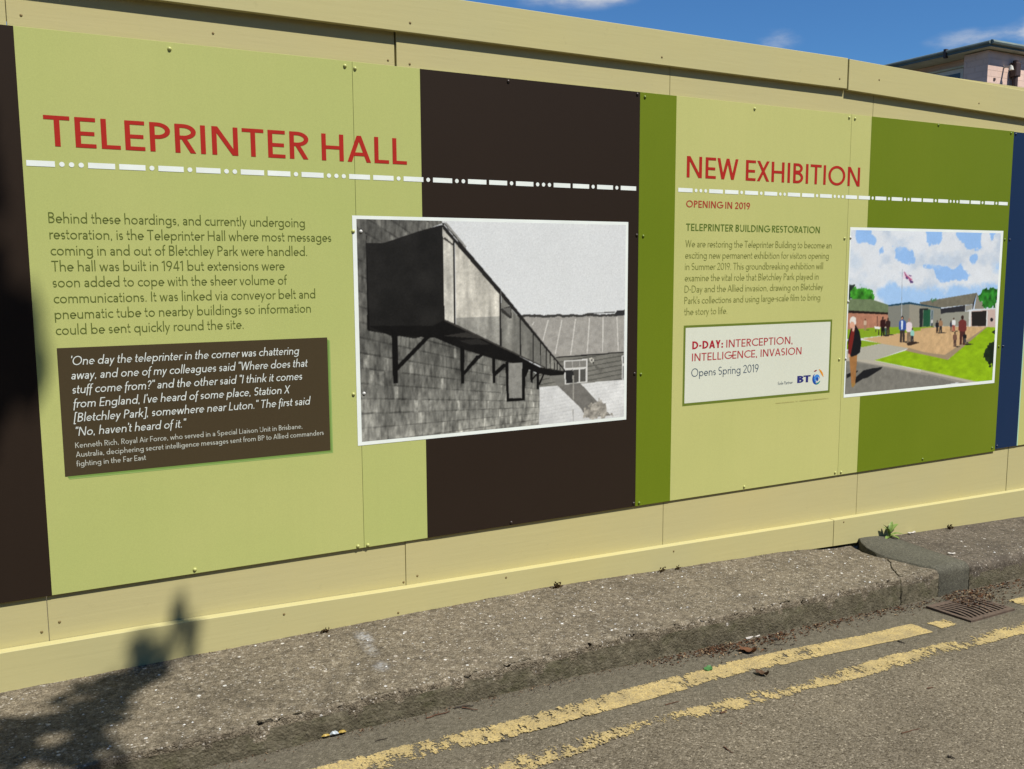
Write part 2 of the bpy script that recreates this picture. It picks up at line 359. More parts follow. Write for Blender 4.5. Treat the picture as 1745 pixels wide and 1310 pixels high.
for i in range(len(jn)-1):
    a, b = jn[i], jn[i+1]; yf = .0135 if b < .2 else .008
    m = MB(); m.box(a+(.0025 if i == 4 else .0008), b-(.0035 if b == .165 else (.004 if b == 3.795 else .0009)), yf, yf+.018, .02, ZO+.945, .001)
    if b < .2: m.v = [((v[0]+(.0027*(1-(v[2]-.02)/2.3) if b == .165 and v[0] > b-.1 else 0)), v[1]-.0045*(1-(v[2]-.02)/2.345), v[2]) for v in m.v]
    if i == 4: m.v = [((v[0]-(.0022*(1-(v[2]-.02)/2.3) if v[0] < a+.1 else 0)), v[1], v[2]) for v in m.v]
    hpart(m, 'backing_board', M_CREAM)
m = MB(); m.prism([(-5, ZO+.848), (2.388, ZO+.8215), (2.388, ZO+.9585), (-5, ZO+.985)], -.0125, .0078, .0015); hpart(m, 'fascia_board', M_CREAM2)
m = MB(); m.prism([(2.395, ZO+.8165), (7.4, ZO+.692), (7.4, ZO+.832), (2.395, ZO+.9555)], -.0138, .0078, .0015); hpart(m, 'fascia_board', M_CREAM2)
m = MB(); m.prism([(-5, ZO+.77), (7.4, ZO+.68), (7.4, ZO+.80), (-5, ZO+.955)], .036, .085, .0); hpart(m, 'rail', M_CREAM2)
for px in (-4.7, -2.3, .1, 2.5, 4.9, 7.3):
    m = MB(); m.box(px-.05, px+.05, .088, .188, -.3, ZO+.80, .003); hpart(m, 'post', M_CREAM2)
# skirting: a plank standing proud with a sloping top edge that catches the sun
def skirt(x0, x1):
    top = [(-6, -1.150+ZO), (-1.18, -1.164+ZO), (-.67, -1.168+ZO), (.16, -1.189+ZO), (1.377, -1.211+ZO), (2.589, -1.235+ZO), (3.79, -1.257+ZO), (8, -1.335+ZO)]
    V = []; F = []; n = 40
    for i in range(n+1):
        x = x0+(x1-x0)*i/n; zt = interp(top, x); zb = base_z(x)-.008
        V += [(x, -.022, zb), (x, -.022, zt-.002), (x, -.0205, zt), (x, .0072, zt+.0012), (x, .0072, zb)]
    for i in range(n):
        for k in range(4): a = i*5+k; F.append((a, a+5, a+6, a+1))
    F.append((0, 1, 2, 3, 4)); F.append(tuple(reversed([n*5+k for k in range(5)])))
    m = MB(); m.v = V; m.f = F; hpart(m, 'skirting_board', M_CREAM2)
skirt(-5, 2.400); skirt(2.404, 7.4)
for x, y, z in [(-1.008, .0135, 2.167), (-.46, .0135, 2.177), (.137, .0135, 2.152), (.217, .008, 2.146), (.213, -.0125, 2.282), (1.318, -.0125, 2.276), (2.338, -.0125, 2.282), (2.598, -.0138, 2.300), (3.339, -.0138, 2.25), (-1.015, .0095, .312), (-1.067, .0095, .289), (.211, .008, .261), (.155, .0095, .229+.016), (-.309, -.022, .216), (.578, -.022, .202), (2.471, -.022, .17), (1.415, -.022, .182), (.119, -.022, .142)]:
    m = MB(); m.dome((x, y, z), .0048, .0022, 8, 3); hpart(m, 'screw', M_BRSCREW, True)

# ------------------------------------------------------------------ lettering: a monoline geometric alphabet drawn as strokes
def arc(cx, cy, rx, ry, a0, a1, n=10):
    return [(cx+rx*math.cos(R(a0+(a1-a0)*i/n)), cy+ry*math.sin(R(a0+(a1-a0)*i/n))) for i in range(n+1)]
X = .62
def glyph(ch, w, ital=False, n=10):
    """-> (ink width, left bearing, right bearing, strokes); strokes: ('p', pts[, closed]) or ('d', x0,y0,x1,y1)"""
    h = w/2; T = 1-h; S_, D_, O_ = .085, .02, .055
    P = lambda *p: ('p', list(p))
    C = lambda pts: ('p', pts[:-1], True)
    if ch == 'A': W = .74; return W, D_, D_, [('d', h*1.15, 0, W/2, 1), ('d', W-h*1.15, 0, W/2, 1), P((W*.2, .30), (W*.8, .30))]
    if ch == 'B':
        W = .53; return W, S_, O_, [P((h, 0), (h, 1)), ('p', [(h, T)]+arc(W-h-.235, .755, .2, T-.755, 90, -90, n)+[(h, .755-(T-.755))]), ('p', [(h, .51)]+arc(W-h-.255, .51/2+h/2, .255, (.51-h)/2, 90, -90, n)+[(h, h)])]
    if ch == 'C': W = .78; return W, O_, D_, [('p', arc(.5, .5, .5-h, .5-h, 48, 312, 2*n))]
    if ch == 'D': W = .70; return W, S_, O_, [P((h, 0), (h, 1)), ('p', [(h, T), (.2, T)]+arc(.2, .5, W-h-.2, T-.5, 90, -90, n+4)+[(h, h)])]
    if ch == 'E': W = .49; return W, S_, .04, [P((h, 0), (h, 1)), P((h, T), (W, T)), P((h, .47), (W*.93, .47)), P((h, h), (W, h))]
    if ch == 'F': W = .46; return W, S_, .02, [P((h, 0), (h, 1)), P((h, T), (W, T)), P((h, .47), (W*.93, .47))]
    if ch == 'G': W = .83; return W, O_, .06, [('p', arc(.5, .5, .5-h, .5-h, 48, 352, 2*n)), P((.5, .46), (.5+.5-h*.6, .46))]
    if ch == 'H': W = .66; return W, S_, S_, [P((h, 0), (h, 1)), P((W-h, 0), (W-h, 1)), P((h, .5), (W-h, .5))]
    if ch == 'I': return w, S_, S_, [P((h, 0), (h, 1))]
    if ch == 'K': W = .60; return W, S_, D_, [P((h, 0), (h, 1)), ('d', h*1.4, .42, W-h*1.5, 1), ('d', W-h*1.3, 0, W*.38, .58)]
    if ch == 'L': W = .46; return W, S_, .03, [P((h, 0), (h, 1)), P((h, h), (W, h))]
    if ch == 'M': W = .86; return W, S_, S_, [P((h, 0), (h, 1)), P((W-h, 0), (W-h, 1)), ('d', h*1.2, 1, W/2, .12), ('d', W-h*1.2, 1, W/2, .12)]
    if ch == 'N': W = .70; return W, S_, S_, [P((h, 0), (h, 1)), P((W-h, 0), (W-h, 1)), ('d', h*1.25, 1, W-h*1.25, 0)]
    if ch == 'O': W = .95; return W, O_, O_, [C(arc(W/2, .5, W/2-h, .51-h, 0, 360, 2*n+4))]
    if ch == 'P': W = .52; return W, S_, .03, [P((h, 0), (h, 1)), ('p', [(h, T)]+arc(W-h-.27, .72, .27, T-.72, 90, -90, n)+[(h, .44+h)])]
    if ch == 'R': W = .55; return W, S_, .03, [P((h, 0), (h, 1)), ('p', [(h, T)]+arc(W-h-.27,   .735, .27, T-.735, 90, -90, n)+[(h, .47+h)]), ('d', W-h*1.3, 0, W*.42, .5)]
    if ch == 'S': W = .50; r = (.5-h+.02)/2; return W, O_, O_, [('p', arc(W/2, T-r, W/2-h, r, 38, 270, n)+arc(W/2, h+r, W/2-h, r, 90, -142, n)[1:])]
    if ch == 'T': W = .60; return W, .03, .03, [P((0, T), (W, T)), P((W/2, 0), (W/2, 1))]
    if ch == 'U': W = .64; return W, S_, S_, [('p', [(h, 1), (h, .33)]+arc(W/2, .33, W/2-h, .33-h, 180, 360, n)+[(W-h, 1)])]
    if ch == 'V': W = .70; return W, D_, D_, [('d', h*1.15, 1, W/2, 0), ('d', W-h*1.15, 1, W/2, 0)]
    if ch == 'W': W = 1.02; return W, D_, D_, [('d', h*1.1, 1, W*.27, 0), ('d', W/2, 1, W*.27, 0), ('d', W/2, 1, W*.73, 0), ('d', W-h*1.1, 1, W*.73, 0)]
    if ch == 'X': W = .64; return W, D_, D_, [('d', h*1.2, 0, W-h*1.2, 1), ('d', W-h*1.2, 0, h*1.2, 1)]
    if ch == 'Y': W = .62; return W, D_, D_, [('d', h*1.2, 1, W/2, .42), ('d', W-h*1.2, 1, W/2, .42), P((W/2, 0), (W/2, .46))]
    if ch == 'a':
        W = .42; return W, .06, .075, [('p', arc(W*.45, X-.2, W*.38, .2-h, 150, 90, 4)+arc(W*.5, X-.2, W*.5-h, .2-h, 90, 0, 5)[1:]+[(W-h, 0)]), C(arc(W*.48, .175+h*.3, W*.48-h, .175-h*.6, 0, 360, n+4))]
    if ch in 'bdpq':
        W = .58; rx = (W-h*2)/2; ov = C(arc(W/2, X/2, W/2-h, X/2-h, 0, 360, n+6)); st = {'b': (h, 0, 1.07), 'd': (W-h, 0, 1.07), 'p': (h, -.31, X), 'q': (W-h, -.31, X)}[ch]
        return W, (.075 if ch in 'bp' else .05), (.05 if ch in 'bp' else .075), [P((st[0], st[1]), (st[0], st[2])), ov]
    if ch == 'c': W = .46; return W, .05, .03, [('p', arc(.30, X/2, .30-h, X/2-h, 48, 312, n+6))]
    if ch == 'e': W = .54; return W, .05, .045, [('p', [(h, X*.5), (W-h, X*.5)]+arc(W/2, X/2, W/2-h, X/2-h, 0, 318, n+8))]
    if ch == 'f':
        W = .32
        if ital: return W, .0, -.02, [('p', arc(W-.02, 1.05-.2, .17, .2-h, 80, 180, 5)+[(.13, -.28)]), P((0, X-h), (W-.03, X-h))]
        return W, .02, .0, [('p', arc(W, 1.07-.2, .19, .2-h, 85, 180, 5)+[(.13, 0)]), P((0, X-h), (W-.02, X-h))]
    if ch == 'g': W = .58; return W, .05, .075, [C(arc(W/2, X/2, W/2-h, X/2-h, 0, 360, n+6)), ('p', [(W-h, X), (W-h, -.08)]+arc(W/2, -.08, W/2-h, .23-h, 0, -150, n))]
    if ch in 'hn':
        W = .50; return W, .075, .07, [P((h, 0), (h, 1.07 if ch == 'h' else X)), ('p', [(h, X-.27)]+arc(W/2, X-.25, W/2-h, .25-h, 180, 0, n)+[(W-h, 0)])]
    if ch == 'i': return w, .075, .075, [P((h, 0), (h, X)), P((h, .80), (h, .80+max(w, .1)))]
    if ch == 'k': W = .50; return W, .075, .01, [P((h, 0), (h, 1.07)), ('d', h*1.4, .24, W-h*1.6, X), ('d', W-h*1.3, 0, W*.38, .36)]
    if ch == 'l': return w, .075, .075, [P((h, 0), (h, 1.07))]
    if ch == 'm':
        W = .82; q = (W+w)/2; return W, .075, .07, [P((h, 0), (h, X)), ('p', [(h, X-.27)]+arc((q)/2, X-.24, q/2-h, .24-h, 180, 0, n)+[(q-h, 0)]), ('p', [(q-h, X-.27)]+arc((q-w+W)/2, X-.24, (W-q+w)/2-h, .24-h, 180, 0, n)+[(W-h, 0)])]
    if ch == 'o': W = .60; return W, .05, .05, [C(arc(W/2, X/2, W/2-h, X/2-h, 0, 360, n+8))]
    if ch == 'r': W = .30; return W, .075, .0, [P((h, 0), (h, X)), ('p', [(h, X-.27)]+arc(.28, X-.25, .28-h, .25-h, 180, 78, 6))]
    if ch == 's': W = .36; r = (X/2-h+h*.5)/2; return W, .045, .045, [('p', arc(W/2, X-h-r, W/2-h, r, 35, 270, 8)+arc(W/2, h+r, W/2-h, r, 90, -145, 8)[1:])]
    if ch == 't': W = .30; return W, .02, .02, [('p', [(.12, .88), (.12, .16)]+arc(.12+.14, .16, .14, .16-h, 180, 285, 5)), P((0, X-h), (W-.01, X-h))]
    if ch == 'u': W = .50; return W, .07, .075, [('p', [(h, X), (h, .25)]+arc(W/2, .25, W/2-h, .25-h, 180, 360, n)), P((W-h, 0), (W-h, X))]
    if ch == 'v': W = .50; return W, .01, .01, [('d', h*1.15, X, W/2, 0), ('d', W-h*1.15, X, W/2, 0)]
    if ch == 'w': W = .78; return W, .01, .01, [('d', h*1.1, X, W*.27, 0), ('d', W/2, X, W*.27, 0), ('d', W/2, X, W*.73, 0), ('d', W-h*1.1, X, W*.73, 0)]
    if ch == 'x': W = .46; return W, .01, .01, [('d', h*1.2, 0, W-h*1.2, X), ('d', W-h*1.2, 0, h*1.2, X)]
    if ch == 'y': W = .50; return W, .01, .01, [('d', h*1.15, X, W/2, 0), ('d', W-h*1.15, X, W*.22, -.31)]
    if ch == '0': W = .60; return W, .05, .05, [C(arc(W/2, .5, W/2-h, .51-h, 0, 360, 2*n))]
    if ch == '1': W = .26; return W, .04, .09, [P((W-h, 0), (W-h, 1)), P((0, .84), (W-h, T))]
    if ch == '2': W = .52; return W, .05, .05, [('p', arc(W/2, T-.235, W/2-h, .235, 165, -30, n)+[(h*1.2, h)]), P((h*.6, h), (W, h))]
    if ch == '4': W = .60; return W, .03, .04, [P((W*.72, 0), (W*.72, 1)), ('d', h*1.2, .26, W*.70, 1), P((h*.6, .28), (W, .28))]
    if ch == '9': W = .56; return W, .05, .05, [C(arc(W/2, .69, W/2-h, .31-h, 0, 360, n+6)), ('p', [(W-h, .69), (W-h, .62), (W*.72, .30), (W*.40, 0)])]
    if ch in '.,': return w*1.1, .07, .09, [P((h*1.1, -.09 if ch == ',' else 0), (h*1.1, w*1.1))]
    if ch == ':': return w*1.1, .08, .09, [P((h, 0), (h, w*1.1)), P((h, X-w*1.1), (h, X))]
    if ch == "'": return w, .03, .03, [P((h, .76), (h, 1.05))]
    if ch in '\u2018\u2019': return w, .03, .03, [P((h, .80), (h, 1.05))]
    if ch in '\u201c\u201d': return w*2.6, .03, .03, [P((h, .80), (h, 1.05)), P((w*2.1, .80), (w*2.1, 1.05))]
    if ch == '[': return .24, .05, .03, [P((.22, 1.07), (h, 1.07), (h, -.2), (.22, -.2))]
    if ch == ']': return .24, .03, .05, [P((.02, 1.07), (.22, 1.07), (.22, -.2), (.02, -.2))]
    if ch == '?': W = .42; return W, .05, .05, [('p', arc(W/2, T-.2, W/2-h, .2, 170, -50, n)+[(W*.48, .42), (W*.48, .28)]), P((W*.48, 0), (W*.48, w*1.1))]
    if ch == '-': return .26, .05, .05, [P((0, .40), (.26, .40))]
    return .26, 0, 0, []
def ribbon(pts, h, closed=False):
    n = len(pts); L = []; Rr = []
    for i in range(n):
        a = pts[i-1] if (i > 0 or closed) else None; c = pts[(i+1) % n] if (i < n-1 or closed) else None; b = pts[i]
        def dirn(p, q):
            dx, dy = q[0]-p[0], q[1]-p[1]; l = math.hypot(dx, dy) or 1e-9; return dx/l, dy/l
        if a is None: d = dirn(b, c); nx, ny, k = -d[1], d[0], 1
        elif c is None: d = dirn(a, b); nx, ny, k = -d[1], d[0], 1
        else:
            d1 = dirn(a, b); d2 = dirn(b, c); nx, ny = -(d1[1]+d2[1]), d1[0]+d2[0]; l = math.hypot(nx, ny) or 1e-9
            nx /= l; ny /= l; k = min(2.2, 1/max(.3, nx*-d1[1]+ny*d1[0]))
        L.append((b[0]+nx*h*k, b[1]+ny*h*k)); Rr.append((b[0]-nx*h*k, b[1]-ny*h*k))
    q = [(L[i], Rr[i], Rr[i+1], L[i+1]) for i in range(n-1)]
    if closed: q.append((L[-1], Rr[-1], Rr[0], L[0]))
    return q
def text(mb, s, x0, z0, cap, w, x1=None, track=.0, ital=False, y=-.0008, n=8):
    """lay one line of lettering: left edge x0, baseline z0, cap height, optional right edge x1"""
    items = []; cur = 0.; first = True
    for ch in s:
        if ch == ' ': cur += .27; items.append(None); continue
        W, lb, rb, st = glyph(ch, w, ital, n)
        if not first: cur += lb+track
        items.append((cur, st)); cur += W+rb; last = rb; first = False
    nat = (cur-last)*cap; k = (x1-x0)/nat if x1 else 1.
    sh = .17 if ital else 0
    words = [MB()] if mb is None else None
    for it in items:
        if it is None:
            if words: words.append(MB())
            continue
        cx, st = it
        if words: mb = words[-1]
        for q, sk_ in enumerate(st):
            yy = y-q*3.5e-5
            if sk_[0] == 'd':
                _, ax, ay, bx, by = sk_; an = math.hypot(bx-ax, by-ay); hw = (w/2)*an/max(abs(by-ay), 1e-6)
                qs = [((ax-hw, ay), (ax+hw, ay), (bx+hw, by), (bx-hw, by))]
            else: qs = ribbon(sk_[1], w/2, len(sk_) > 2)
            for Q in qs:
                c = [(x0+((cx+px)*k+pz*sh)*cap, yy, z0+pz*cap) for px, pz in Q]
                ar = sum(c[i][0]*c[(i+1) % 4][2]-c[(i+1) % 4][0]*c[i][2] for i in range(4))
                mb.quad(*(c if ar > 0 else c[::-1]))
    return words or k

# ------------------------------------------------------------------ printed pictures, drawn shape by shape onto a fine grid of coloured points
VP = (1.3267, 0.8455)
P1 = [
 ((112, 110, 98), [(-0.016, 1.601), (0.328, 1.597), (0.333, 1.589), (0.108, 1.506), (0.048, 1.499), (0.039, 1.148), (-0.028, 1.151)], 'up'),
 ((110, 109, 97), [(-0.001, 1.218), (0.205, 1.21), (0.414, 1.175), (0.596, 1.069), (0.726, 1.01), (0.763, 0.959), (0.745, 0.732), (0.594, 0.772), (-0.005, 0.774)], 'blk'),
 ((158, 152, 140), [(0.659, 1.234), (0.774, 1.234), (1.151, 1.231), (1.152, 1.073), (0.965, 1.073), (0.817, 1.067)], 'fine'),
 ((200, 195, 182), [(0.718, 1.214), (0.723, 1.213), (0.714, 1.199), (0.709, 1.199)]),
 ((200, 195, 182), [(0.782, 1.219), (0.788, 1.219), (0.763, 1.137), (0.758, 1.138)]),
 ((200, 195, 182), [(0.846, 1.217), (0.851, 1.217), (0.82, 1.081), (0.815, 1.081)]),
 ((200, 195, 182), [(0.91, 1.219), (0.916, 1.219), (0.893, 1.075), (0.888, 1.075)]),
 ((200, 195, 182), [(0.977, 1.221), (0.983, 1.221), (0.972, 1.077), (0.967, 1.077)]),
 ((200, 195, 182), [(1.043, 1.221), (1.049, 1.221), (1.048, 1.079), (1.043, 1.079)]),
 ((200, 195, 182), [(1.112, 1.221), (1.118, 1.22), (1.126, 1.079), (1.121, 1.079)]),
 ((60, 58, 54), [(0.657, 1.24), (0.82, 1.24), (1.114, 1.235), (1.114, 1.225), (0.82, 1.229), (0.665, 1.232)], 'rag'),
 ((45, 45, 48), [(1.105, 1.235), (1.116, 1.248), (1.153, 1.249), (1.154, 1.227), (1.114, 1.225)]),
 ((70, 70, 68), [(0.964, 1.241), (1.105, 1.243), (1.106, 1.24), (0.969, 1.239)]),
 ((124, 121, 106), [(0.817, 1.069), (0.965, 1.073), (1.152, 1.074), (1.154, 0.957), (0.97, 0.956), (0.748, 0.952), (0.735, 0.993), (0.748, 1.03), (0.782, 1.054)], 'clap'),
 ((38, 36, 33), [(0.82, 1.069), (0.965, 1.072), (1.152, 1.075), (1.152, 1.071), (0.965, 1.067), (0.822, 1.065)]),
 ((212, 214, 213), [(0.745, 0.952), (0.97, 0.956), (1.154, 0.957), (1.162, 0.803), (0.948, 0.803), (0.743, 0.801)], 'wb'),
 ((112, 107, 97), [(0.831, 0.951), (0.938, 0.955), (1.017, 0.878), (1.088, 0.811), (0.967, 0.811), (0.939, 0.854)], 'fine'),
 ((118, 115, 103), [(0.771, 0.99), (0.831, 1.002), (0.862, 1.0), (0.943, 0.955), (0.831, 0.949), (0.809, 0.981)], 'fine'),
 ((165, 155, 135), [(0.964, 0.854), (0.999, 0.875), (1.04, 0.864), (1.09, 0.809), (0.971, 0.805), (0.944, 0.809)], 'weed'),
 ((205, 204, 198), [(0.857, 1.053), (0.971, 1.054), (0.972, 0.957), (0.863, 0.956)]),
 ((128, 124, 113), [(0.864, 1.048), (0.965, 1.049), (0.965, 1.022), (0.865, 1.021)]),
 ((165, 160, 150), [(0.896, 1.048), (0.9, 1.048), (0.902, 1.021), (0.898, 1.021)]),
 ((165, 160, 150), [(0.931, 1.049), (0.934, 1.049), (0.936, 1.021), (0.933, 1.021)]),
 ((66, 64, 58), [(0.867, 1.013), (0.9, 1.014), (0.901, 0.96), (0.869, 0.96)]),
 ((78, 75, 66), [(0.903, 1.013), (0.929, 1.013), (0.93, 0.961), (0.905, 0.96)]),
 ((84, 82, 74), [(0.935, 1.013), (0.963, 1.014), (0.963, 0.961), (0.936, 0.961)]),
 ((40, 40, 40), [(0.866, 1.014), (0.902, 1.008), (0.909, 0.982), (0.902, 0.96), (0.869, 0.96)]),
 ((150, 145, 130), [(0.899, 0.991), (0.906, 0.99), (0.908, 0.89), (0.901, 0.89)]),
 ((150, 147, 140), [(0.901, 0.852), (0.905, 0.851), (0.906, 0.802), (0.902, 0.803)]),
 ((195, 190, 170), [(0.979, 1.056), (0.99, 1.059), (1.002, 1.052), (1.004, 1.039), (0.997, 1.033), (0.984, 1.042)]),
 ((90, 85, 75), [(0.986, 1.051), (0.995, 1.052), (0.996, 1.043), (0.989, 1.043)]),
 ((60, 58, 52), [(0.996, 1.043), (1.004, 1.039), (1.003, 1.031), (0.997, 1.033)]),
 ((100, 97, 86), [(1.004, 1.031), (1.046, 1.005), (1.039, 0.994), (1.011, 1.013)]),
 ((205, 205, 200), [(1.141, 1.059), (1.153, 1.059), (1.153, 0.959), (1.144, 0.958)]),
 ((70, 70, 66), [(1.146, 1.055), (1.152, 1.055), (1.151, 1.027), (1.147, 1.027)]),
 ((70, 70, 66), [(1.147, 1.016), (1.152, 1.015), (1.152, 0.962), (1.147, 0.962)]),
 ((33, 31, 28), [(0.033, 1.53), (0.036, 1.514), (0.102, 1.515), (0.234, 1.557), (0.329, 1.583), (0.334, 1.571), (0.336, 1.229), (0.336, 1.192), (0.213, 1.167), (0.033, 1.203)], 'dk'),
 ((20, 18, 16), [(0.035, 1.22), (0.288, 1.212), (0.333, 1.232), (0.385, 1.208), (0.573, 1.122), (0.745, 1.032), (0.865, 1.008), (0.855, 0.994), (0.791, 0.996), (0.736, 1.009), (0.629, 1.054), (0.534, 1.078), (0.4, 1.122), (0.295, 1.167), (0.116, 1.182)], 'dk'),
 ((50, 46, 40), [(0.328, 1.173), (0.426, 1.183), (0.492, 1.156), (0.426, 1.162)]),
 ((40, 37, 33), [(0.393, 1.152), (0.476, 1.157), (0.526, 1.132), (0.442, 1.135)]),
 ((206, 200, 184), [(0.332, 1.574), (0.381, 1.524), (0.381, 1.214), (0.335, 1.231)], 'strk'),
 ((198, 190, 172), [(0.383, 1.52), (0.572, 1.323), (0.571, 1.122), (0.383, 1.208)], 'strk'),
 ((150, 147, 136), [(0.383, 1.24), (0.572, 1.24), (0.571, 1.122), (0.383, 1.208)], 'strk'),
 ((126, 124, 114), [(0.575, 1.323), (0.613, 1.273), (0.777, 1.105), (0.865, 1.011), (0.772, 1.031), (0.66, 1.079), (0.573, 1.12)], 'strk'),
 ((36, 34, 31), [(0.374, 1.531), (0.381, 1.531), (0.381, 1.213), (0.373, 1.213)]),
 ((36, 34, 31), [(0.566, 1.335), (0.574, 1.335), (0.575, 1.12), (0.568, 1.12)]),
 ((36, 34, 31), [(0.655, 1.23), (0.66, 1.23), (0.662, 1.079), (0.657, 1.08)]),
 ((36, 34, 31), [(0.713, 1.167), (0.717, 1.166), (0.718, 1.048), (0.713, 1.048)]),
 ((36, 34, 31), [(0.747, 1.132), (0.751, 1.132), (0.752, 1.033), (0.749, 1.034)]),
 ((36, 34, 31), [(0.773, 1.103), (0.777, 1.103), (0.778, 1.022), (0.774, 1.023)]),
 ((36, 34, 31), [(0.792, 1.083), (0.796, 1.082), (0.797, 1.015), (0.793, 1.015)]),
 ((36, 34, 31), [(0.81, 1.068), (0.814, 1.068), (0.816, 1.011), (0.812, 1.011)]),
 ((36, 34, 31), [(0.824, 1.053), (0.828, 1.053), (0.829, 1.01), (0.826, 1.01)]),
 ((36, 34, 31), [(0.838, 1.037), (0.841, 1.036), (0.842, 1.009), (0.839, 1.009)]),
 ((58, 54, 48), [(0.333, 1.532), (0.365, 1.513), (0.381, 1.499), (0.379, 1.508), (0.341, 1.538)]),
 ((36, 34, 31), [(0.33, 1.588), (0.338, 1.59), (0.581, 1.333), (0.865, 1.013), (0.869, 1.001), (0.572, 1.319), (0.381, 1.518), (0.334, 1.567)]),
 ((140, 138, 130), [(0.336, 1.594), (0.35, 1.59), (0.43, 1.503), (0.423, 1.499)]),
 ((215, 218, 220), [(0.334, 1.587), (0.339, 1.585), (0.397, 1.521), (0.393, 1.521)]),
 ((52, 49, 44), [(0.572, 1.267), (0.618, 1.279), (0.62, 1.231), (0.611, 1.23), (0.577, 1.254)]),
 ((98, 96, 88), [(0.58, 1.269), (0.615, 1.273), (0.616, 1.238)]),
 ((90, 88, 84), [(0.571, 1.339), (0.576, 1.339), (0.577, 1.316), (0.57, 1.316)]),
 ((60, 55, 48), [(0.334, 1.235), (0.382, 1.214), (0.573, 1.124), (0.772, 1.031), (0.772, 1.026), (0.571, 1.118), (0.38, 1.207), (0.333, 1.229)]),
 ((17, 16, 14), [(0.123, 1.192), (0.147, 1.191), (0.145, 1.005), (0.126, 1.006)]),
 ((17, 16, 14), [(0.145, 1.073), (0.264, 1.18), (0.292, 1.184), (0.144, 1.052)]),
 ((17, 16, 14), [(0.397, 1.13), (0.415, 1.129), (0.414, 0.988), (0.4, 0.989)]),
 ((17, 16, 14), [(0.414, 1.037), (0.467, 1.093), (0.499, 1.095), (0.475, 1.077), (0.414, 1.02)]),
 ((17, 16, 14), [(0.534, 1.086), (0.548, 1.081), (0.546, 0.981), (0.535, 0.982)]),
 ((17, 16, 14), [(0.547, 1.028), (0.582, 1.055), (0.603, 1.051), (0.547, 1.008)]),
 ((17, 16, 14), [(0.591, 1.062), (0.605, 1.061), (0.606, 0.904), (0.596, 0.904)]),
 ((17, 16, 14), [(0.665, 1.052), (0.681, 1.045), (0.678, 0.904), (0.665, 0.906)]),
 ((17, 16, 14), [(0.596, 0.918), (0.678, 0.913), (0.678, 0.904), (0.596, 0.903)]),
 ((17, 16, 14), [(0.702, 1.025), (0.715, 1.02), (0.713, 0.971), (0.704, 0.975)]),
 ((17, 16, 14), [(0.714, 0.991), (0.736, 1.013), (0.74, 1.009), (0.714, 0.983)]),
 ((17, 16, 14), [(0.731, 1.017), (0.743, 1.015), (0.742, 0.944), (0.732, 0.945)]),
 ((17, 16, 14), [(0.742, 0.969), (0.763, 1.009), (0.769, 1.007), (0.745, 0.957)]),
 ((17, 16, 14), [(0.673, 1.048), (0.7, 1.034), (0.682, 0.996), (0.678, 1.004)]),
 ((17, 16, 14), [(0.033, 1.555), (0.038, 1.534), (0.031, 1.206), (0.042, 1.202), (0.039, 1.22), (0.038, 1.514)]),
 ((134, 132, 120), [(0.606, 1.055), (0.666, 1.054), (0.665, 0.916), (0.606, 0.917)], 'fine'),
]
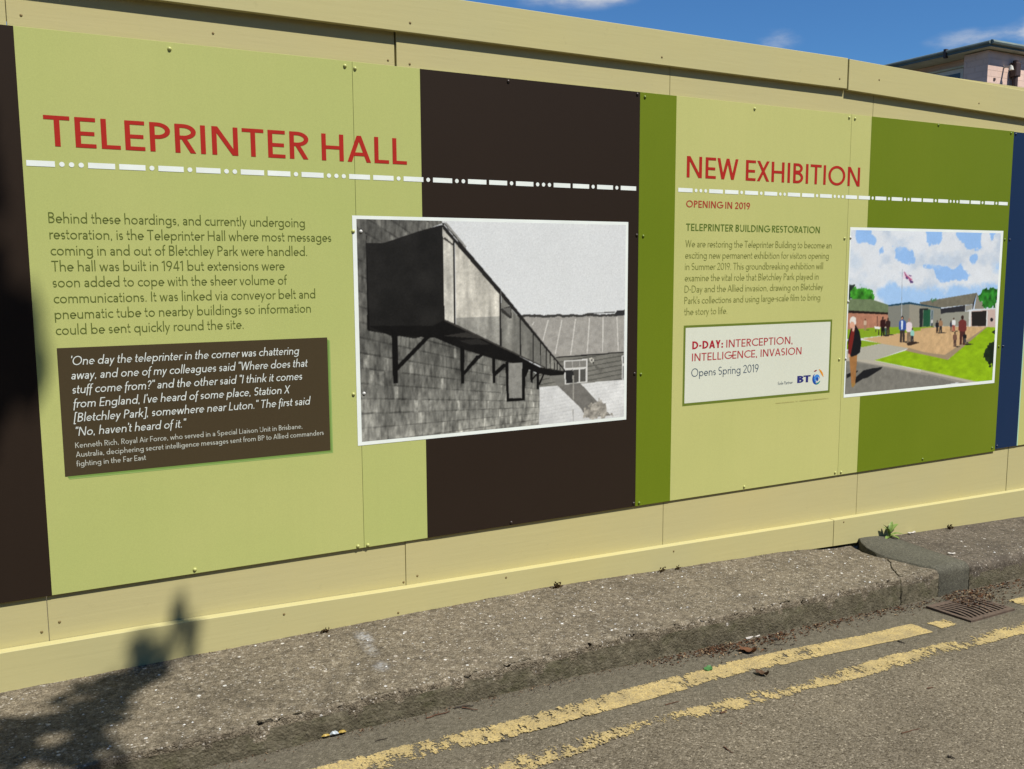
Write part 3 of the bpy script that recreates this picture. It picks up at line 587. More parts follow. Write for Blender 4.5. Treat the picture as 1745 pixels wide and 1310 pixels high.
P2 = [
 ((38, 48, 42), [(2.445, 1.343), (2.509, 1.337), (2.52, 1.309), (2.494, 1.268), (2.449, 1.269)], 'tree'),
 ((60, 135, 40), [(2.48, 1.281), (2.494, 1.313), (2.518, 1.33), (2.551, 1.325), (2.593, 1.331), (2.627, 1.304), (2.646, 1.28), (2.631, 1.252), (2.485, 1.265)], 'tree'),
 ((104, 118, 86), [(2.458, 1.269), (2.625, 1.264), (2.752, 1.233), (2.752, 1.19), (2.461, 1.212)], 'fine'),
 ((168, 118, 94), [(2.456, 1.203), (2.752, 1.187), (2.756, 1.123), (2.566, 1.119), (2.461, 1.121)], 'fine'),
 ((34, 26, 22), [(2.461, 1.214), (2.752, 1.196), (2.752, 1.186), (2.462, 1.202)]),
 ((122, 123, 114), [(2.747, 1.229), (2.901, 1.238), (2.908, 1.116), (2.749, 1.123)]),
 ((142, 138, 124), [(2.9, 1.238), (3.043, 1.22), (3.051, 1.111), (2.907, 1.117)]),
 ((132, 131, 118), [(2.986, 1.232), (3.143, 1.21), (3.151, 1.113), (2.994, 1.118)]),
 ((30, 62, 80), [(2.747, 1.234), (2.901, 1.245), (3.042, 1.224), (3.043, 1.218), (2.901, 1.235), (2.747, 1.227)]),
 ((30, 62, 80), [(2.986, 1.235), (3.144, 1.212), (3.144, 1.206), (2.986, 1.225)]),
 ((110, 106, 92), [(2.979, 1.242), (3.428, 1.283), (3.395, 1.223), (3.138, 1.211), (2.98, 1.234)], 'fine'),
 ((70, 100, 72), [(3.055, 1.25), (3.07, 1.264), (3.103, 1.258), (3.106, 1.25)], 'tree'),
 ((44, 44, 48), [(3.141, 1.205), (3.338, 1.219), (3.338, 1.183), (3.146, 1.176)]),
 ((140, 138, 128), [(3.338, 1.217), (3.395, 1.222), (3.391, 1.196), (3.341, 1.187)]),
 ((134, 128, 114), [(3.427, 1.279), (3.496, 1.214), (3.49, 1.196), (3.413, 1.196)]),
 ((48, 44, 40), [(3.428, 1.283), (3.41, 1.233), (3.403, 1.196), (3.395, 1.196), (3.396, 1.225)]),
 ((140, 140, 128), [(3.143, 1.177), (3.189, 1.184), (3.372, 1.186), (3.379, 1.107), (3.148, 1.115)]),
 ((42, 112, 36), [(3.43, 1.263), (3.462, 1.286), (3.533, 1.31), (3.599, 1.301), (3.611, 1.251), (3.591, 1.221), (3.586, 1.198), (3.503, 1.2), (3.452, 1.241)], 'tree'),
 ((188, 166, 156), [(3.372, 1.19), (3.592, 1.196), (3.598, 1.092), (3.376, 1.104)]),
 ((36, 32, 30), [(3.391, 1.184), (3.517, 1.185), (3.52, 1.103), (3.4, 1.107)]),
 ((204, 204, 200), [(3.37, 1.188), (3.389, 1.189), (3.391, 1.105), (3.374, 1.105)]),
 ((204, 204, 200), [(3.515, 1.185), (3.526, 1.185), (3.531, 1.1), (3.519, 1.101)]),
 ((200, 206, 212), [(3.369, 1.194), (3.595, 1.2), (3.596, 1.193), (3.371, 1.186)]),
 ((28, 28, 34), [(3.549, 1.137), (3.555, 1.146), (3.569, 1.145), (3.578, 1.137), (3.571, 1.127), (3.557, 1.127)]),
 ((204, 206, 202), [(3.586, 1.221), (3.625, 1.251), (3.629, 1.093), (3.598, 1.094)]),
 ((34, 84, 56), [(3.009, 1.206), (3.063, 1.204), (3.064, 1.118), (3.013, 1.118)]),
 ((40, 44, 44), [(2.989, 1.206), (3.006, 1.206), (3.009, 1.118), (2.996, 1.118)]),
 ((122, 136, 142), [(3.065, 1.203), (3.087, 1.2), (3.088, 1.12), (3.067, 1.12)]),
 ((70, 90, 90), [(3.074, 1.197), (3.08, 1.197), (3.082, 1.12), (3.076, 1.121)]),
 ((40, 42, 42), [(2.977, 1.211), (3.044, 1.209), (3.044, 1.2), (3.002, 1.203), (3.002, 1.116), (2.986, 1.116)]),
 ((34, 80, 56), [(3.014, 1.202), (3.044, 1.201), (3.051, 1.116), (3.014, 1.117)]),
 ((126, 156, 36), [(2.461, 1.122), (2.749, 1.124), (3.051, 1.112), (3.052, 1.099), (2.569, 1.076), (2.463, 1.076)]),
 ((126, 156, 36), [(2.995, 1.115), (3.094, 1.117), (3.094, 1.111), (2.996, 1.098)]),
 ((192, 160, 118), [(2.569, 1.072), (2.811, 1.087), (3.052, 1.102), (3.062, 0.967), (2.912, 1.01), (2.708, 1.043)]),
 ((192, 160, 118), [(2.995, 1.109), (3.189, 1.113), (3.526, 1.099), (3.365, 1.017), (3.195, 0.962), (3.004, 0.987)], 'fine'),
 ((128, 158, 38), [(2.464, 1.064), (2.572, 1.065), (2.709, 1.044), (2.571, 1.031), (2.466, 1.025)]),
 ((168, 166, 152), [(2.466, 1.017), (2.571, 1.031), (2.709, 1.043), (2.913, 1.011), (2.661, 0.961), (2.469, 0.976)]),
 ((150, 132, 106), [(2.885, 1.0), (2.913, 1.013), (3.061, 0.979), (3.062, 0.964)]),
 ((150, 132, 106), [(3.004, 0.989), (3.194, 0.963), (3.519, 1.098), (3.543, 1.097), (3.217, 0.936), (3.005, 0.975)]),
 ((134, 170, 22), [(2.664, 0.962), (2.887, 1.0), (3.062, 0.965), (3.068, 0.885)], 'grs'),
 ((134, 170, 22), [(3.005, 0.977), (3.22, 0.936), (3.529, 1.098), (3.608, 1.093), (3.626, 0.8), (3.464, 0.805), (3.011, 0.897)], 'grs'),
 ((118, 116, 108), [(2.452, 0.971), (2.541, 0.971), (3.07, 0.862), (3.075, 0.792), (2.462, 0.792)], 'fine'),
 ((118, 116, 108), [(3.012, 0.882), (3.343, 0.813), (3.018, 0.794)], 'fine'),
 ((174, 168, 152), [(2.469, 0.98), (2.661, 0.961), (3.069, 0.88), (3.069, 0.87), (2.542, 0.962), (2.469, 0.968)]),
 ((174, 168, 152), [(3.011, 0.897), (3.471, 0.805), (3.411, 0.802), (3.012, 0.886)]),
 ((140, 136, 126), [(2.542, 0.964), (3.069, 0.87), (3.07, 0.861), (2.542, 0.959)]),
 ((140, 136, 126), [(3.012, 0.886), (3.417, 0.802), (3.331, 0.805), (3.012, 0.879)]),
 ((28, 40, 22), [(3.597, 1.033), (3.53, 0.982), (3.515, 0.928), (3.594, 0.877), (3.622, 0.878)], 'tree'),
 ((28, 40, 22), [(3.606, 1.083), (3.568, 1.069), (3.602, 1.055)]),
 ((40, 38, 36), [(2.586, 1.116), (2.602, 1.116), (2.62, 1.114), (2.602, 1.112)]),
 ((150, 120, 95), [(2.58, 1.142), (2.595, 1.142), (2.596, 1.114), (2.59, 1.114), (2.588, 1.133), (2.587, 1.114), (2.581, 1.114)]),
 ((190, 165, 140), [(2.582, 1.162), (2.59, 1.161), (2.597, 1.157), (2.598, 1.142), (2.594, 1.139), (2.581, 1.139), (2.576, 1.142), (2.576, 1.158)]),
 ((70, 50, 40), [(2.59, 1.166), (2.589, 1.163), (2.587, 1.162), (2.585, 1.162), (2.583, 1.163), (2.582, 1.166), (2.583, 1.168), (2.584, 1.17), (2.587, 1.17), (2.589, 1.168)]),
 ((40, 38, 36), [(2.727, 1.086), (2.75, 1.087), (2.778, 1.083), (2.75, 1.081)]),
 ((60, 85, 75), [(2.719, 1.124), (2.74, 1.123), (2.742, 1.083), (2.734, 1.083), (2.73, 1.112), (2.729, 1.084), (2.721, 1.084)]),
 ((185, 170, 150), [(2.722, 1.152), (2.734, 1.152), (2.743, 1.146), (2.745, 1.123), (2.739, 1.119), (2.721, 1.12), (2.714, 1.124), (2.713, 1.147)]),
 ((70, 50, 40), [(2.733, 1.158), (2.732, 1.154), (2.729, 1.152), (2.726, 1.152), (2.723, 1.154), (2.721, 1.158), (2.722, 1.161), (2.725, 1.164), (2.729, 1.163), (2.732, 1.161)]),
 ((40, 38, 36), [(2.712, 1.083), (2.739, 1.084), (2.772, 1.08), (2.739, 1.077)]),
 ((28, 24, 24), [(2.701, 1.129), (2.727, 1.128), (2.729, 1.08), (2.719, 1.08), (2.715, 1.114), (2.713, 1.08), (2.704, 1.081)]),
 ((48, 22, 22), [(2.705, 1.163), (2.719, 1.162), (2.731, 1.155), (2.733, 1.128), (2.725, 1.123), (2.703, 1.124), (2.695, 1.129), (2.694, 1.156)]),
 ((70, 50, 40), [(2.718, 1.17), (2.717, 1.165), (2.714, 1.163), (2.71, 1.163), (2.706, 1.166), (2.704, 1.17), (2.705, 1.174), (2.709, 1.177), (2.713, 1.177), (2.717, 1.174)]),
 ((40, 38, 36), [(2.749, 1.087), (2.773, 1.087), (2.803, 1.084), (2.774, 1.081)]),
 ((60, 45, 40), [(2.74, 1.127), (2.763, 1.127), (2.765, 1.083), (2.756, 1.084), (2.752, 1.114), (2.751, 1.084), (2.742, 1.084)]),
 ((50, 32, 30), [(2.743, 1.157), (2.756, 1.157), (2.766, 1.151), (2.768, 1.126), (2.761, 1.122), (2.742, 1.123), (2.734, 1.127), (2.734, 1.152)]),
 ((70, 50, 40), [(2.755, 1.163), (2.754, 1.16), (2.751, 1.157), (2.747, 1.157), (2.744, 1.16), (2.743, 1.164), (2.744, 1.167), (2.747, 1.17), (2.751, 1.17), (2.754, 1.167)]),
 ((40, 38, 36), [(2.854, 1.047), (2.893, 1.048), (2.939, 1.043), (2.893, 1.039)]),
 ((58, 50, 46), [(2.84, 1.111), (2.876, 1.109), (2.879, 1.042), (2.865, 1.043), (2.859, 1.09), (2.857, 1.043), (2.843, 1.044)]),
 ((52, 80, 150), [(2.844, 1.157), (2.865, 1.156), (2.881, 1.147), (2.885, 1.109), (2.873, 1.103), (2.843, 1.104), (2.831, 1.111), (2.83, 1.148)]),
 ((30, 28, 28), [(2.864, 1.166), (2.862, 1.161), (2.857, 1.157), (2.851, 1.157), (2.846, 1.161), (2.844, 1.167), (2.845, 1.173), (2.85, 1.176), (2.856, 1.176), (2.861, 1.172)]),
 ((190, 140, 115), [(2.859, 1.164), (2.858, 1.16), (2.854, 1.158), (2.85, 1.158), (2.847, 1.161), (2.845, 1.164), (2.846, 1.168), (2.849, 1.17), (2.854, 1.17), (2.857, 1.167)]),
 ((205, 215, 225), [(2.845, 1.153), (2.859, 1.153), (2.861, 1.109), (2.849, 1.107)]),
 ((40, 38, 36), [(2.906, 1.04), (2.939, 1.041), (2.98, 1.035), (2.94, 1.032)]),
 ((118, 102, 84), [(2.893, 1.1), (2.924, 1.099), (2.928, 1.035), (2.916, 1.036), (2.91, 1.081), (2.909, 1.036), (2.897, 1.036)]),
 ((215, 200, 205), [(2.897, 1.145), (2.914, 1.144), (2.928, 1.135), (2.932, 1.099), (2.922, 1.093), (2.896, 1.094), (2.885, 1.101), (2.884, 1.136)]),
 ((150, 120, 105), [(2.913, 1.154), (2.912, 1.148), (2.908, 1.145), (2.903, 1.145), (2.898, 1.149), (2.896, 1.155), (2.898, 1.16), (2.901, 1.163), (2.907, 1.163), (2.911, 1.16)]),
 ((40, 38, 36), [(2.933, 1.042), (2.954, 1.043), (2.979, 1.04), (2.954, 1.038)]),
 ((42, 44, 50), [(2.925, 1.077), (2.944, 1.076), (2.946, 1.04), (2.939, 1.04), (2.935, 1.065), (2.934, 1.04), (2.927, 1.04)]),
 ((140, 190, 178), [(2.927, 1.102), (2.938, 1.102), (2.947, 1.096), (2.949, 1.076), (2.943, 1.072), (2.926, 1.073), (2.92, 1.077), (2.919, 1.097)]),
 ((70, 50, 40), [(2.938, 1.107), (2.937, 1.104), (2.934, 1.102), (2.931, 1.102), (2.928, 1.104), (2.927, 1.107), (2.928, 1.111), (2.93, 1.113), (2.934, 1.112), (2.937, 1.11)]),
 ((52, 40, 32), [(2.892, 1.036), (2.933, 1.045), (2.995, 1.036), (2.934, 1.026), (2.905, 1.024)]),
 ((40, 38, 36), [(3.079, 1.113), (3.09, 1.114), (3.103, 1.112), (3.09, 1.111)]),
 ((60, 60, 60), [(3.075, 1.135), (3.085, 1.135), (3.086, 1.112), (3.082, 1.112), (3.08, 1.128), (3.08, 1.112), (3.076, 1.112)]),
 ((190, 190, 185), [(3.076, 1.151), (3.081, 1.151), (3.086, 1.147), (3.087, 1.135), (3.084, 1.133), (3.076, 1.133), (3.072, 1.135), (3.072, 1.148)]),
 ((70, 50, 40), [(3.081, 1.154), (3.081, 1.152), (3.079, 1.151), (3.078, 1.151), (3.076, 1.152), (3.075, 1.154), (3.076, 1.156), (3.077, 1.158), (3.079, 1.158), (3.08, 1.156)]),
 ((40, 38, 36), [(3.121, 1.081), (3.14, 1.082), (3.164, 1.079), (3.141, 1.077)]),
 ((70, 55, 45), [(3.113, 1.113), (3.131, 1.112), (3.133, 1.079), (3.126, 1.079), (3.123, 1.103), (3.122, 1.079), (3.115, 1.08)]),
 ((32, 32, 36), [(3.115, 1.136), (3.126, 1.136), (3.134, 1.131), (3.136, 1.112), (3.13, 1.109), (3.115, 1.11), (3.108, 1.113), (3.108, 1.132)]),
 ((70, 50, 40), [(3.125, 1.141), (3.124, 1.138), (3.122, 1.136), (3.119, 1.136), (3.116, 1.138), (3.115, 1.141), (3.116, 1.144), (3.118, 1.146), (3.121, 1.146), (3.124, 1.144)]),
 ((40, 38, 36), [(3.147, 1.082), (3.17, 1.083), (3.198, 1.079), (3.17, 1.077)]),
 ((52, 48, 44), [(3.138, 1.118), (3.159, 1.118), (3.162, 1.079), (3.154, 1.079), (3.15, 1.107), (3.149, 1.08), (3.141, 1.08)]),
 ((150, 115, 85), [(3.141, 1.145), (3.153, 1.145), (3.162, 1.139), (3.165, 1.118), (3.158, 1.114), (3.14, 1.115), (3.133, 1.119), (3.132, 1.14)]),
 ((70, 50, 40), [(3.152, 1.151), (3.151, 1.147), (3.149, 1.145), (3.145, 1.145), (3.142, 1.148), (3.14, 1.151), (3.141, 1.154), (3.144, 1.156), (3.148, 1.156), (3.151, 1.154)]),
 ((40, 38, 36), [(3.23, 1.085), (3.245, 1.086), (3.264, 1.084), (3.246, 1.082)]),
 ((120, 95, 80), [(3.224, 1.113), (3.238, 1.112), (3.24, 1.083), (3.234, 1.084), (3.232, 1.104), (3.231, 1.084), (3.226, 1.084)]),
 ((60, 62, 72), [(3.225, 1.132), (3.233, 1.132), (3.24, 1.128), (3.242, 1.112), (3.237, 1.109), (3.225, 1.11), (3.22, 1.113), (3.22, 1.129)]),
 ((70, 50, 40), [(3.233, 1.136), (3.232, 1.134), (3.231, 1.132), (3.228, 1.132), (3.226, 1.134), (3.225, 1.137), (3.226, 1.139), (3.228, 1.141), (3.23, 1.141), (3.232, 1.139)]),
 ((40, 38, 36), [(3.251, 1.087), (3.272, 1.087), (3.298, 1.084), (3.272, 1.082)]),
 ((150, 75, 65), [(3.242, 1.121), (3.262, 1.12), (3.264, 1.084), (3.257, 1.084), (3.253, 1.109), (3.252, 1.084), (3.244, 1.085)]),
 ((212, 212, 210), [(3.244, 1.145), (3.256, 1.145), (3.265, 1.14), (3.267, 1.12), (3.261, 1.116), (3.244, 1.117), (3.237, 1.121), (3.236, 1.141)]),
 ((70, 50, 40), [(3.255, 1.151), (3.254, 1.147), (3.252, 1.145), (3.248, 1.146), (3.245, 1.148), (3.244, 1.151), (3.245, 1.154), (3.248, 1.156), (3.251, 1.156), (3.254, 1.154)]),
 ((40, 38, 36), [(3.322, 1.016), (3.369, 1.017), (3.426, 1.01), (3.37, 1.006)]),
 ((72, 40, 36), [(3.303, 1.09), (3.347, 1.088), (3.352, 1.01), (3.335, 1.01), (3.327, 1.065), (3.325, 1.011), (3.308, 1.012)]),
 ((105, 48, 44), [(3.308, 1.144), (3.333, 1.143), (3.353, 1.132), (3.358, 1.088), (3.345, 1.08), (3.307, 1.082), (3.292, 1.09), (3.29, 1.133)]),
 ((50, 35, 30), [(3.331, 1.155), (3.33, 1.148), (3.324, 1.144), (3.317, 1.144), (3.31, 1.149), (3.308, 1.155), (3.309, 1.162), (3.315, 1.166), (3.322, 1.166), (3.329, 1.162)]),
 ((40, 38, 36), [(3.346, 1.023), (3.367, 1.023), (3.392, 1.02), (3.367, 1.019)]),
 ((60, 60, 60), [(3.339, 1.047), (3.358, 1.047), (3.359, 1.02), (3.352, 1.021), (3.349, 1.039), (3.348, 1.021), (3.34, 1.021)]),
 ((26, 26, 30), [(3.341, 1.066), (3.352, 1.065), (3.361, 1.061), (3.363, 1.046), (3.357, 1.044), (3.34, 1.045), (3.334, 1.048), (3.333, 1.062)]),
 ((70, 50, 40), [(3.352, 1.069), (3.351, 1.067), (3.348, 1.065), (3.345, 1.066), (3.342, 1.067), (3.341, 1.069), (3.342, 1.072), (3.345, 1.073), (3.348, 1.073), (3.35, 1.071)]),
 ((40, 38, 36), [(3.267, 1.004), (3.291, 1.005), (3.319, 1.001), (3.291, 0.999)]),
 ((80, 62, 54), [(3.257, 1.042), (3.28, 1.041), (3.282, 1.001), (3.273, 1.002), (3.269, 1.03), (3.269, 1.002), (3.26, 1.002)]),
 ((110, 80, 66), [(3.26, 1.07), (3.272, 1.069), (3.282, 1.063), (3.285, 1.041), (3.278, 1.037), (3.259, 1.038), (3.252, 1.042), (3.251, 1.064)]),
 ((40, 28, 24), [(3.272, 1.075), (3.271, 1.072), (3.268, 1.07), (3.264, 1.07), (3.261, 1.072), (3.26, 1.075), (3.26, 1.079), (3.263, 1.081), (3.267, 1.081), (3.27, 1.079)]),
 ((222, 222, 218), [(2.651, 1.131), (2.698, 1.126), (2.693, 1.115), (2.657, 1.119)]),
 ((40, 36, 34), [(2.683, 1.116), (2.688, 1.116), (2.69, 1.086), (2.684, 1.087)]),
 ((40, 36, 34), [(2.662, 1.118), (2.666, 1.118), (2.667, 1.102), (2.663, 1.102)]),
 ((90, 60, 50), [(2.668, 1.179), (2.673, 1.179), (2.676, 1.131), (2.672, 1.132)]),
 ((28, 28, 30), [(2.534, 0.853), (2.538, 0.885), (2.59, 0.916), (2.663, 0.924), (2.724, 0.925), (2.716, 0.916), (2.62, 0.878), (2.587, 0.874)]),
 ((28, 28, 30), [(2.473, 0.903), (2.506, 0.911), (2.556, 0.918), (2.534, 0.903), (2.474, 0.883)]),
 ((152, 108, 64), [(2.485, 0.995), (2.541, 0.994), (2.538, 0.911), (2.536, 0.847), (2.509, 0.847), (2.499, 0.913)], 'fine'),
 ((150, 116, 62), [(2.508, 0.857), (2.534, 0.857), (2.532, 0.846), (2.52, 0.834), (2.511, 0.841)]),
 ((24, 24, 27), [(2.488, 1.122), (2.523, 1.14), (2.55, 1.108), (2.567, 1.052), (2.559, 1.005), (2.537, 0.994), (2.501, 0.987), (2.477, 1.009), (2.472, 1.064)]),
 ((112, 36, 30), [(2.494, 1.121), (2.519, 1.129), (2.511, 1.07), (2.495, 0.996), (2.48, 0.997), (2.475, 1.048)]),
 ((205, 170, 150), [(2.498, 1.133), (2.518, 1.135), (2.511, 1.109), (2.5, 1.114)]),
 ((206, 158, 132), [(2.48, 1.15), (2.492, 1.157), (2.514, 1.153), (2.515, 1.135), (2.499, 1.126), (2.482, 1.132)]),
 ((214, 210, 200), [(2.478, 1.159), (2.485, 1.179), (2.502, 1.185), (2.521, 1.176), (2.525, 1.148), (2.515, 1.142), (2.508, 1.155), (2.491, 1.159), (2.484, 1.15)]),
 ((205, 165, 140), [(2.476, 1.001), (2.486, 1.004), (2.49, 0.989), (2.479, 0.981)]),
 ((140, 150, 160), [(2.835, 1.411), (2.838, 1.411), (2.846, 1.2), (2.843, 1.2)]),
 ((180, 186, 190), [(2.843, 1.239), (2.847, 1.239), (2.849, 1.172), (2.845, 1.172)]),
 ((212, 196, 208), [(2.847, 1.403), (2.879, 1.385), (2.91, 1.377), (2.916, 1.357), (2.925, 1.342), (2.902, 1.339), (2.871, 1.361), (2.843, 1.363)]),
 ((84, 62, 110), [(2.848, 1.398), (2.869, 1.381), (2.88, 1.371), (2.871, 1.361), (2.857, 1.381)]),
 ((84, 62, 110), [(2.863, 1.366), (2.875, 1.374), (2.886, 1.361), (2.871, 1.359)]),
 ((84, 62, 110), [(2.886, 1.361), (2.922, 1.347), (2.922, 1.34), (2.902, 1.339)]),
 ((84, 62, 110), [(2.879, 1.381), (2.909, 1.377), (2.9, 1.373)]),
 ((172, 84, 118), [(2.854, 1.388), (2.906, 1.361), (2.916, 1.356), (2.896, 1.354)]),
 ((172, 84, 118), [(2.851, 1.395), (2.859, 1.393), (2.87, 1.371), (2.865, 1.371)]),
]
S2 = [
 ((138, 178, 226), [(2.5, 1.601), (2.586, 1.603), (2.601, 1.577), (2.645, 1.555), (2.63, 1.523), (2.59, 1.538), (2.538, 1.543), (2.51, 1.547)]),
 ((138, 178, 226), [(2.653, 1.503), (2.685, 1.515), (2.72, 1.5), (2.711, 1.49), (2.668, 1.487)]),
 ((138, 178, 226), [(2.779, 1.478), (2.787, 1.507), (2.85, 1.514), (2.927, 1.481), (2.936, 1.424), (2.917, 1.418), (2.885, 1.436), (2.852, 1.425), (2.837, 1.451)]),
 ((138, 178, 226), [(2.973, 1.438), (3.021, 1.438), (3.024, 1.407), (2.977, 1.414)]),
 ((138, 178, 226), [(2.977, 1.441), (3.158, 1.427), (3.223, 1.413), (3.291, 1.43), (3.299, 1.395), (3.372, 1.378), (3.384, 1.356), (3.254, 1.358), (3.138, 1.352), (3.096, 1.359), (3.088, 1.39), (3.046, 1.407), (2.979, 1.407)]),
 ((138, 178, 226), [(3.0, 1.606), (3.118, 1.608), (3.107, 1.54), (3.081, 1.546), (3.067, 1.526), (3.01, 1.536)]),
 ((138, 178, 226), [(3.217, 1.609), (3.444, 1.613), (3.432, 1.567), (3.458, 1.522), (3.42, 1.509), (3.376, 1.518), (3.327, 1.51), (3.291, 1.555), (3.247, 1.57)]),
 ((138, 178, 226), [(3.5, 1.613), (3.556, 1.614), (3.538, 1.565), (3.515, 1.571)]),
 ((138, 178, 226), [(3.341, 1.472), (3.423, 1.483), (3.398, 1.448), (3.377, 1.444)]),
 ((138, 178, 226), [(2.713, 1.536), (2.76, 1.543), (2.776, 1.534), (2.743, 1.52)]),
 ((152, 188, 228), [(2.623, 1.308), (2.754, 1.342), (2.914, 1.31), (3.031, 1.308), (3.038, 1.223), (2.752, 1.226), (2.663, 1.274)]),
 ((152, 188, 228), [(2.986, 1.309), (3.183, 1.31), (3.279, 1.323), (3.41, 1.314), (3.605, 1.336), (3.606, 1.203), (3.43, 1.21), (2.992, 1.238)]),
 ((152, 188, 228), [(3.537, 1.455), (3.611, 1.458), (3.607, 1.379), (3.559, 1.401)]),
 ((190, 203, 216), [(3.025, 1.478), (3.181, 1.472), (3.289, 1.451), (3.269, 1.43), (3.028, 1.438)]),
 ((190, 203, 216), [(2.769, 1.56), (2.929, 1.591), (2.909, 1.528), (2.801, 1.514)]),
 ((190, 203, 216), [(2.463, 1.496), (2.586, 1.451), (2.533, 1.406), (2.473, 1.407)]),
 ((190, 203, 216), [(2.652, 1.363), (2.771, 1.385), (2.822, 1.352), (2.678, 1.34)]),
]

def vnoise(x, z, f, seed=0, oct=3):
    r = np.zeros_like(x); a = 1.; tot = 0
    for o in range(oct):
        u = x*f+seed*17.3+o*5.1; v = z*f+seed*9.7+o*3.3; iu = np.floor(u); iv = np.floor(v); fu = u-iu; fv = v-iv
        fu = fu*fu*(3-2*fu); fv = fv*fv*(3-2*fv)
        def hsh(i, j): q = np.sin(i*127.1+j*311.7+seed*74.7)*43758.5453; return q-np.floor(q)
        r += a*((hsh(iu, iv)*(1-fu)+hsh(iu+1, iv)*fu)*(1-fv)+(hsh(iu, iv+1)*(1-fu)+hsh(iu+1, iv+1)*fu)*fv); tot += a; a *= .5; f *= 2.1
    return r/tot
def pip(px, pz, poly):
    ins = np.zeros(px.shape, bool); n = len(poly)
    for i in range(n):
        x0, z0 = poly[i]; x1, z1 = poly[(i+1) % n]
        if z0 == z1: continue
        c = ((z0 > pz) != (z1 > pz)) & (px < (x1-x0)*(pz-z0)/(z1-z0)+x0); ins ^= c
    return ins
def blur(a, k):
    for _ in range(k):
        p = np.pad(a, ((1, 1), (1, 1), (0, 0)), 'edge')
        a = (p[:-2, 1:-1]+p[2:, 1:-1]+p[1:-1, :-2]+p[1:-1, 2:]+2*p[1:-1, 1:-1])/6
    return a
def gauss(a, sg):
    n = int(sg*3); k = np.exp(-.5*(np.arange(-n, n+1)/sg)**2); k /= k.sum()
    a = np.pad(a, n, 'edge'); a = sum(k[i]*a[i:a.shape[0]-2*n+i, :] for i in range(2*n+1)); return sum(k[i]*a[:, i:a.shape[1]-2*n+i] for i in range(2*n+1))
def paint(img, gx, gz, col, poly, tex=None):
    xs_ = [p[0] for p in poly]; zs_ = [p[1] for p in poly]
    jx = gx; jz = gz
    if tex in ('tree', 'rag', 'weed', 'sky'):
        am = {'tree': .022, 'rag': .005, 'weed': .03, 'sky': .022}[tex]
        jf = 24 if tex == 'sky' else 45; jx = gx+(vnoise(gx, gz, jf, 2)-.5)*am*2; jz = gz+(vnoise(gx, gz, jf, 5)-.5)*am*2
    m = pip(jx, jz, poly)
    if not m.any(): return
    x = gx[m]; z = gz[m]; c = np.tile(np.array(col, float), (x.size, 1)); k = np.ones(x.size)
    if tex == 'fine': k = .9+.2*vnoise(x, z, 60, 1)
    elif tex == 'dk': k = .7+.6*vnoise(x, z, 14, 1, 4)
    elif tex == 'grs': k = .88+.24*vnoise(x, z*2.5, 25, 3)
    elif tex == 'tree': k = .45+1.0*vnoise(x, z, 48, 4, 3)
    elif tex == 'weed': k = .6+.75*vnoise(x, z, 70, 4, 3)
    elif tex == 'strk':
        k = .72+.54*vnoise(x, z*.12, 40, 6, 3)*(.5+1.0*vnoise(x, z, 9, 2, 3)); k *= .88+.2*vnoise(x, z, 90, 5); c[:, 2] *= .97
    elif tex == 'clap':
        k = .86+.22*vnoise(x, z, 30, 3); k *= np.where(((z-.10*x)*52) % 1 < .22, .72, 1.)
    elif tex == 'wb':
        k = np.clip(.80+.32*vnoise(x, z, 12, 3, 4), .6, 1.06); row = np.floor((z-.085*x)*70); k *= np.where(((z-.085*x)*70) % 1 < .25, .92+.06*vnoise(x, z, 30, 8), 1.)
        rd = vnoise(x, z*2, 40, 9)*np.clip((z-.95)*6, 0, 1.); c = c*(1-.25*rd[:, None])+np.array((150, 110, 90))*.25*rd[:, None]
    elif tex in ('blk', 'up'):
        vx, vz = VP
        dd = np.maximum(vx-x, .05); a = (z-vz)/dd*24.0+ (7 if tex == 'up' else 0)
        b = 42.0/dd; ra = np.floor(a); b = b+(ra % 2)*.5
        h = np.sin(ra*12.99+np.floor(b)*78.23)*43758.5; h -= np.floor(h)
        k = .90+.09*h+.55*(h > .88)*(b % 1 < .5)*vnoise(x, z, 90, 31); k *= np.where(a % 1 < .13, .58+.45*vnoise(x, z, 30, 21), 1.); k *= np.where(b % 1 < .14, .80+.25*vnoise(x, z, 40, 23), 1.)
        k *= .42+.66*vnoise(x, z*.45, 16, 2, 4)+.62*vnoise(x*1.6, z*.5, 75, 3, 2)
        k *= 1-.30*np.clip((z-.95)*3.2, 0, 1)*vnoise(x, z*.2, 14, 6); k *= 1+.75*np.clip((1.0-z)*3, 0, 1)*vnoise(x, z, 60, 7)
    img[m] = np.clip(c*k[:, None], 0, 245)
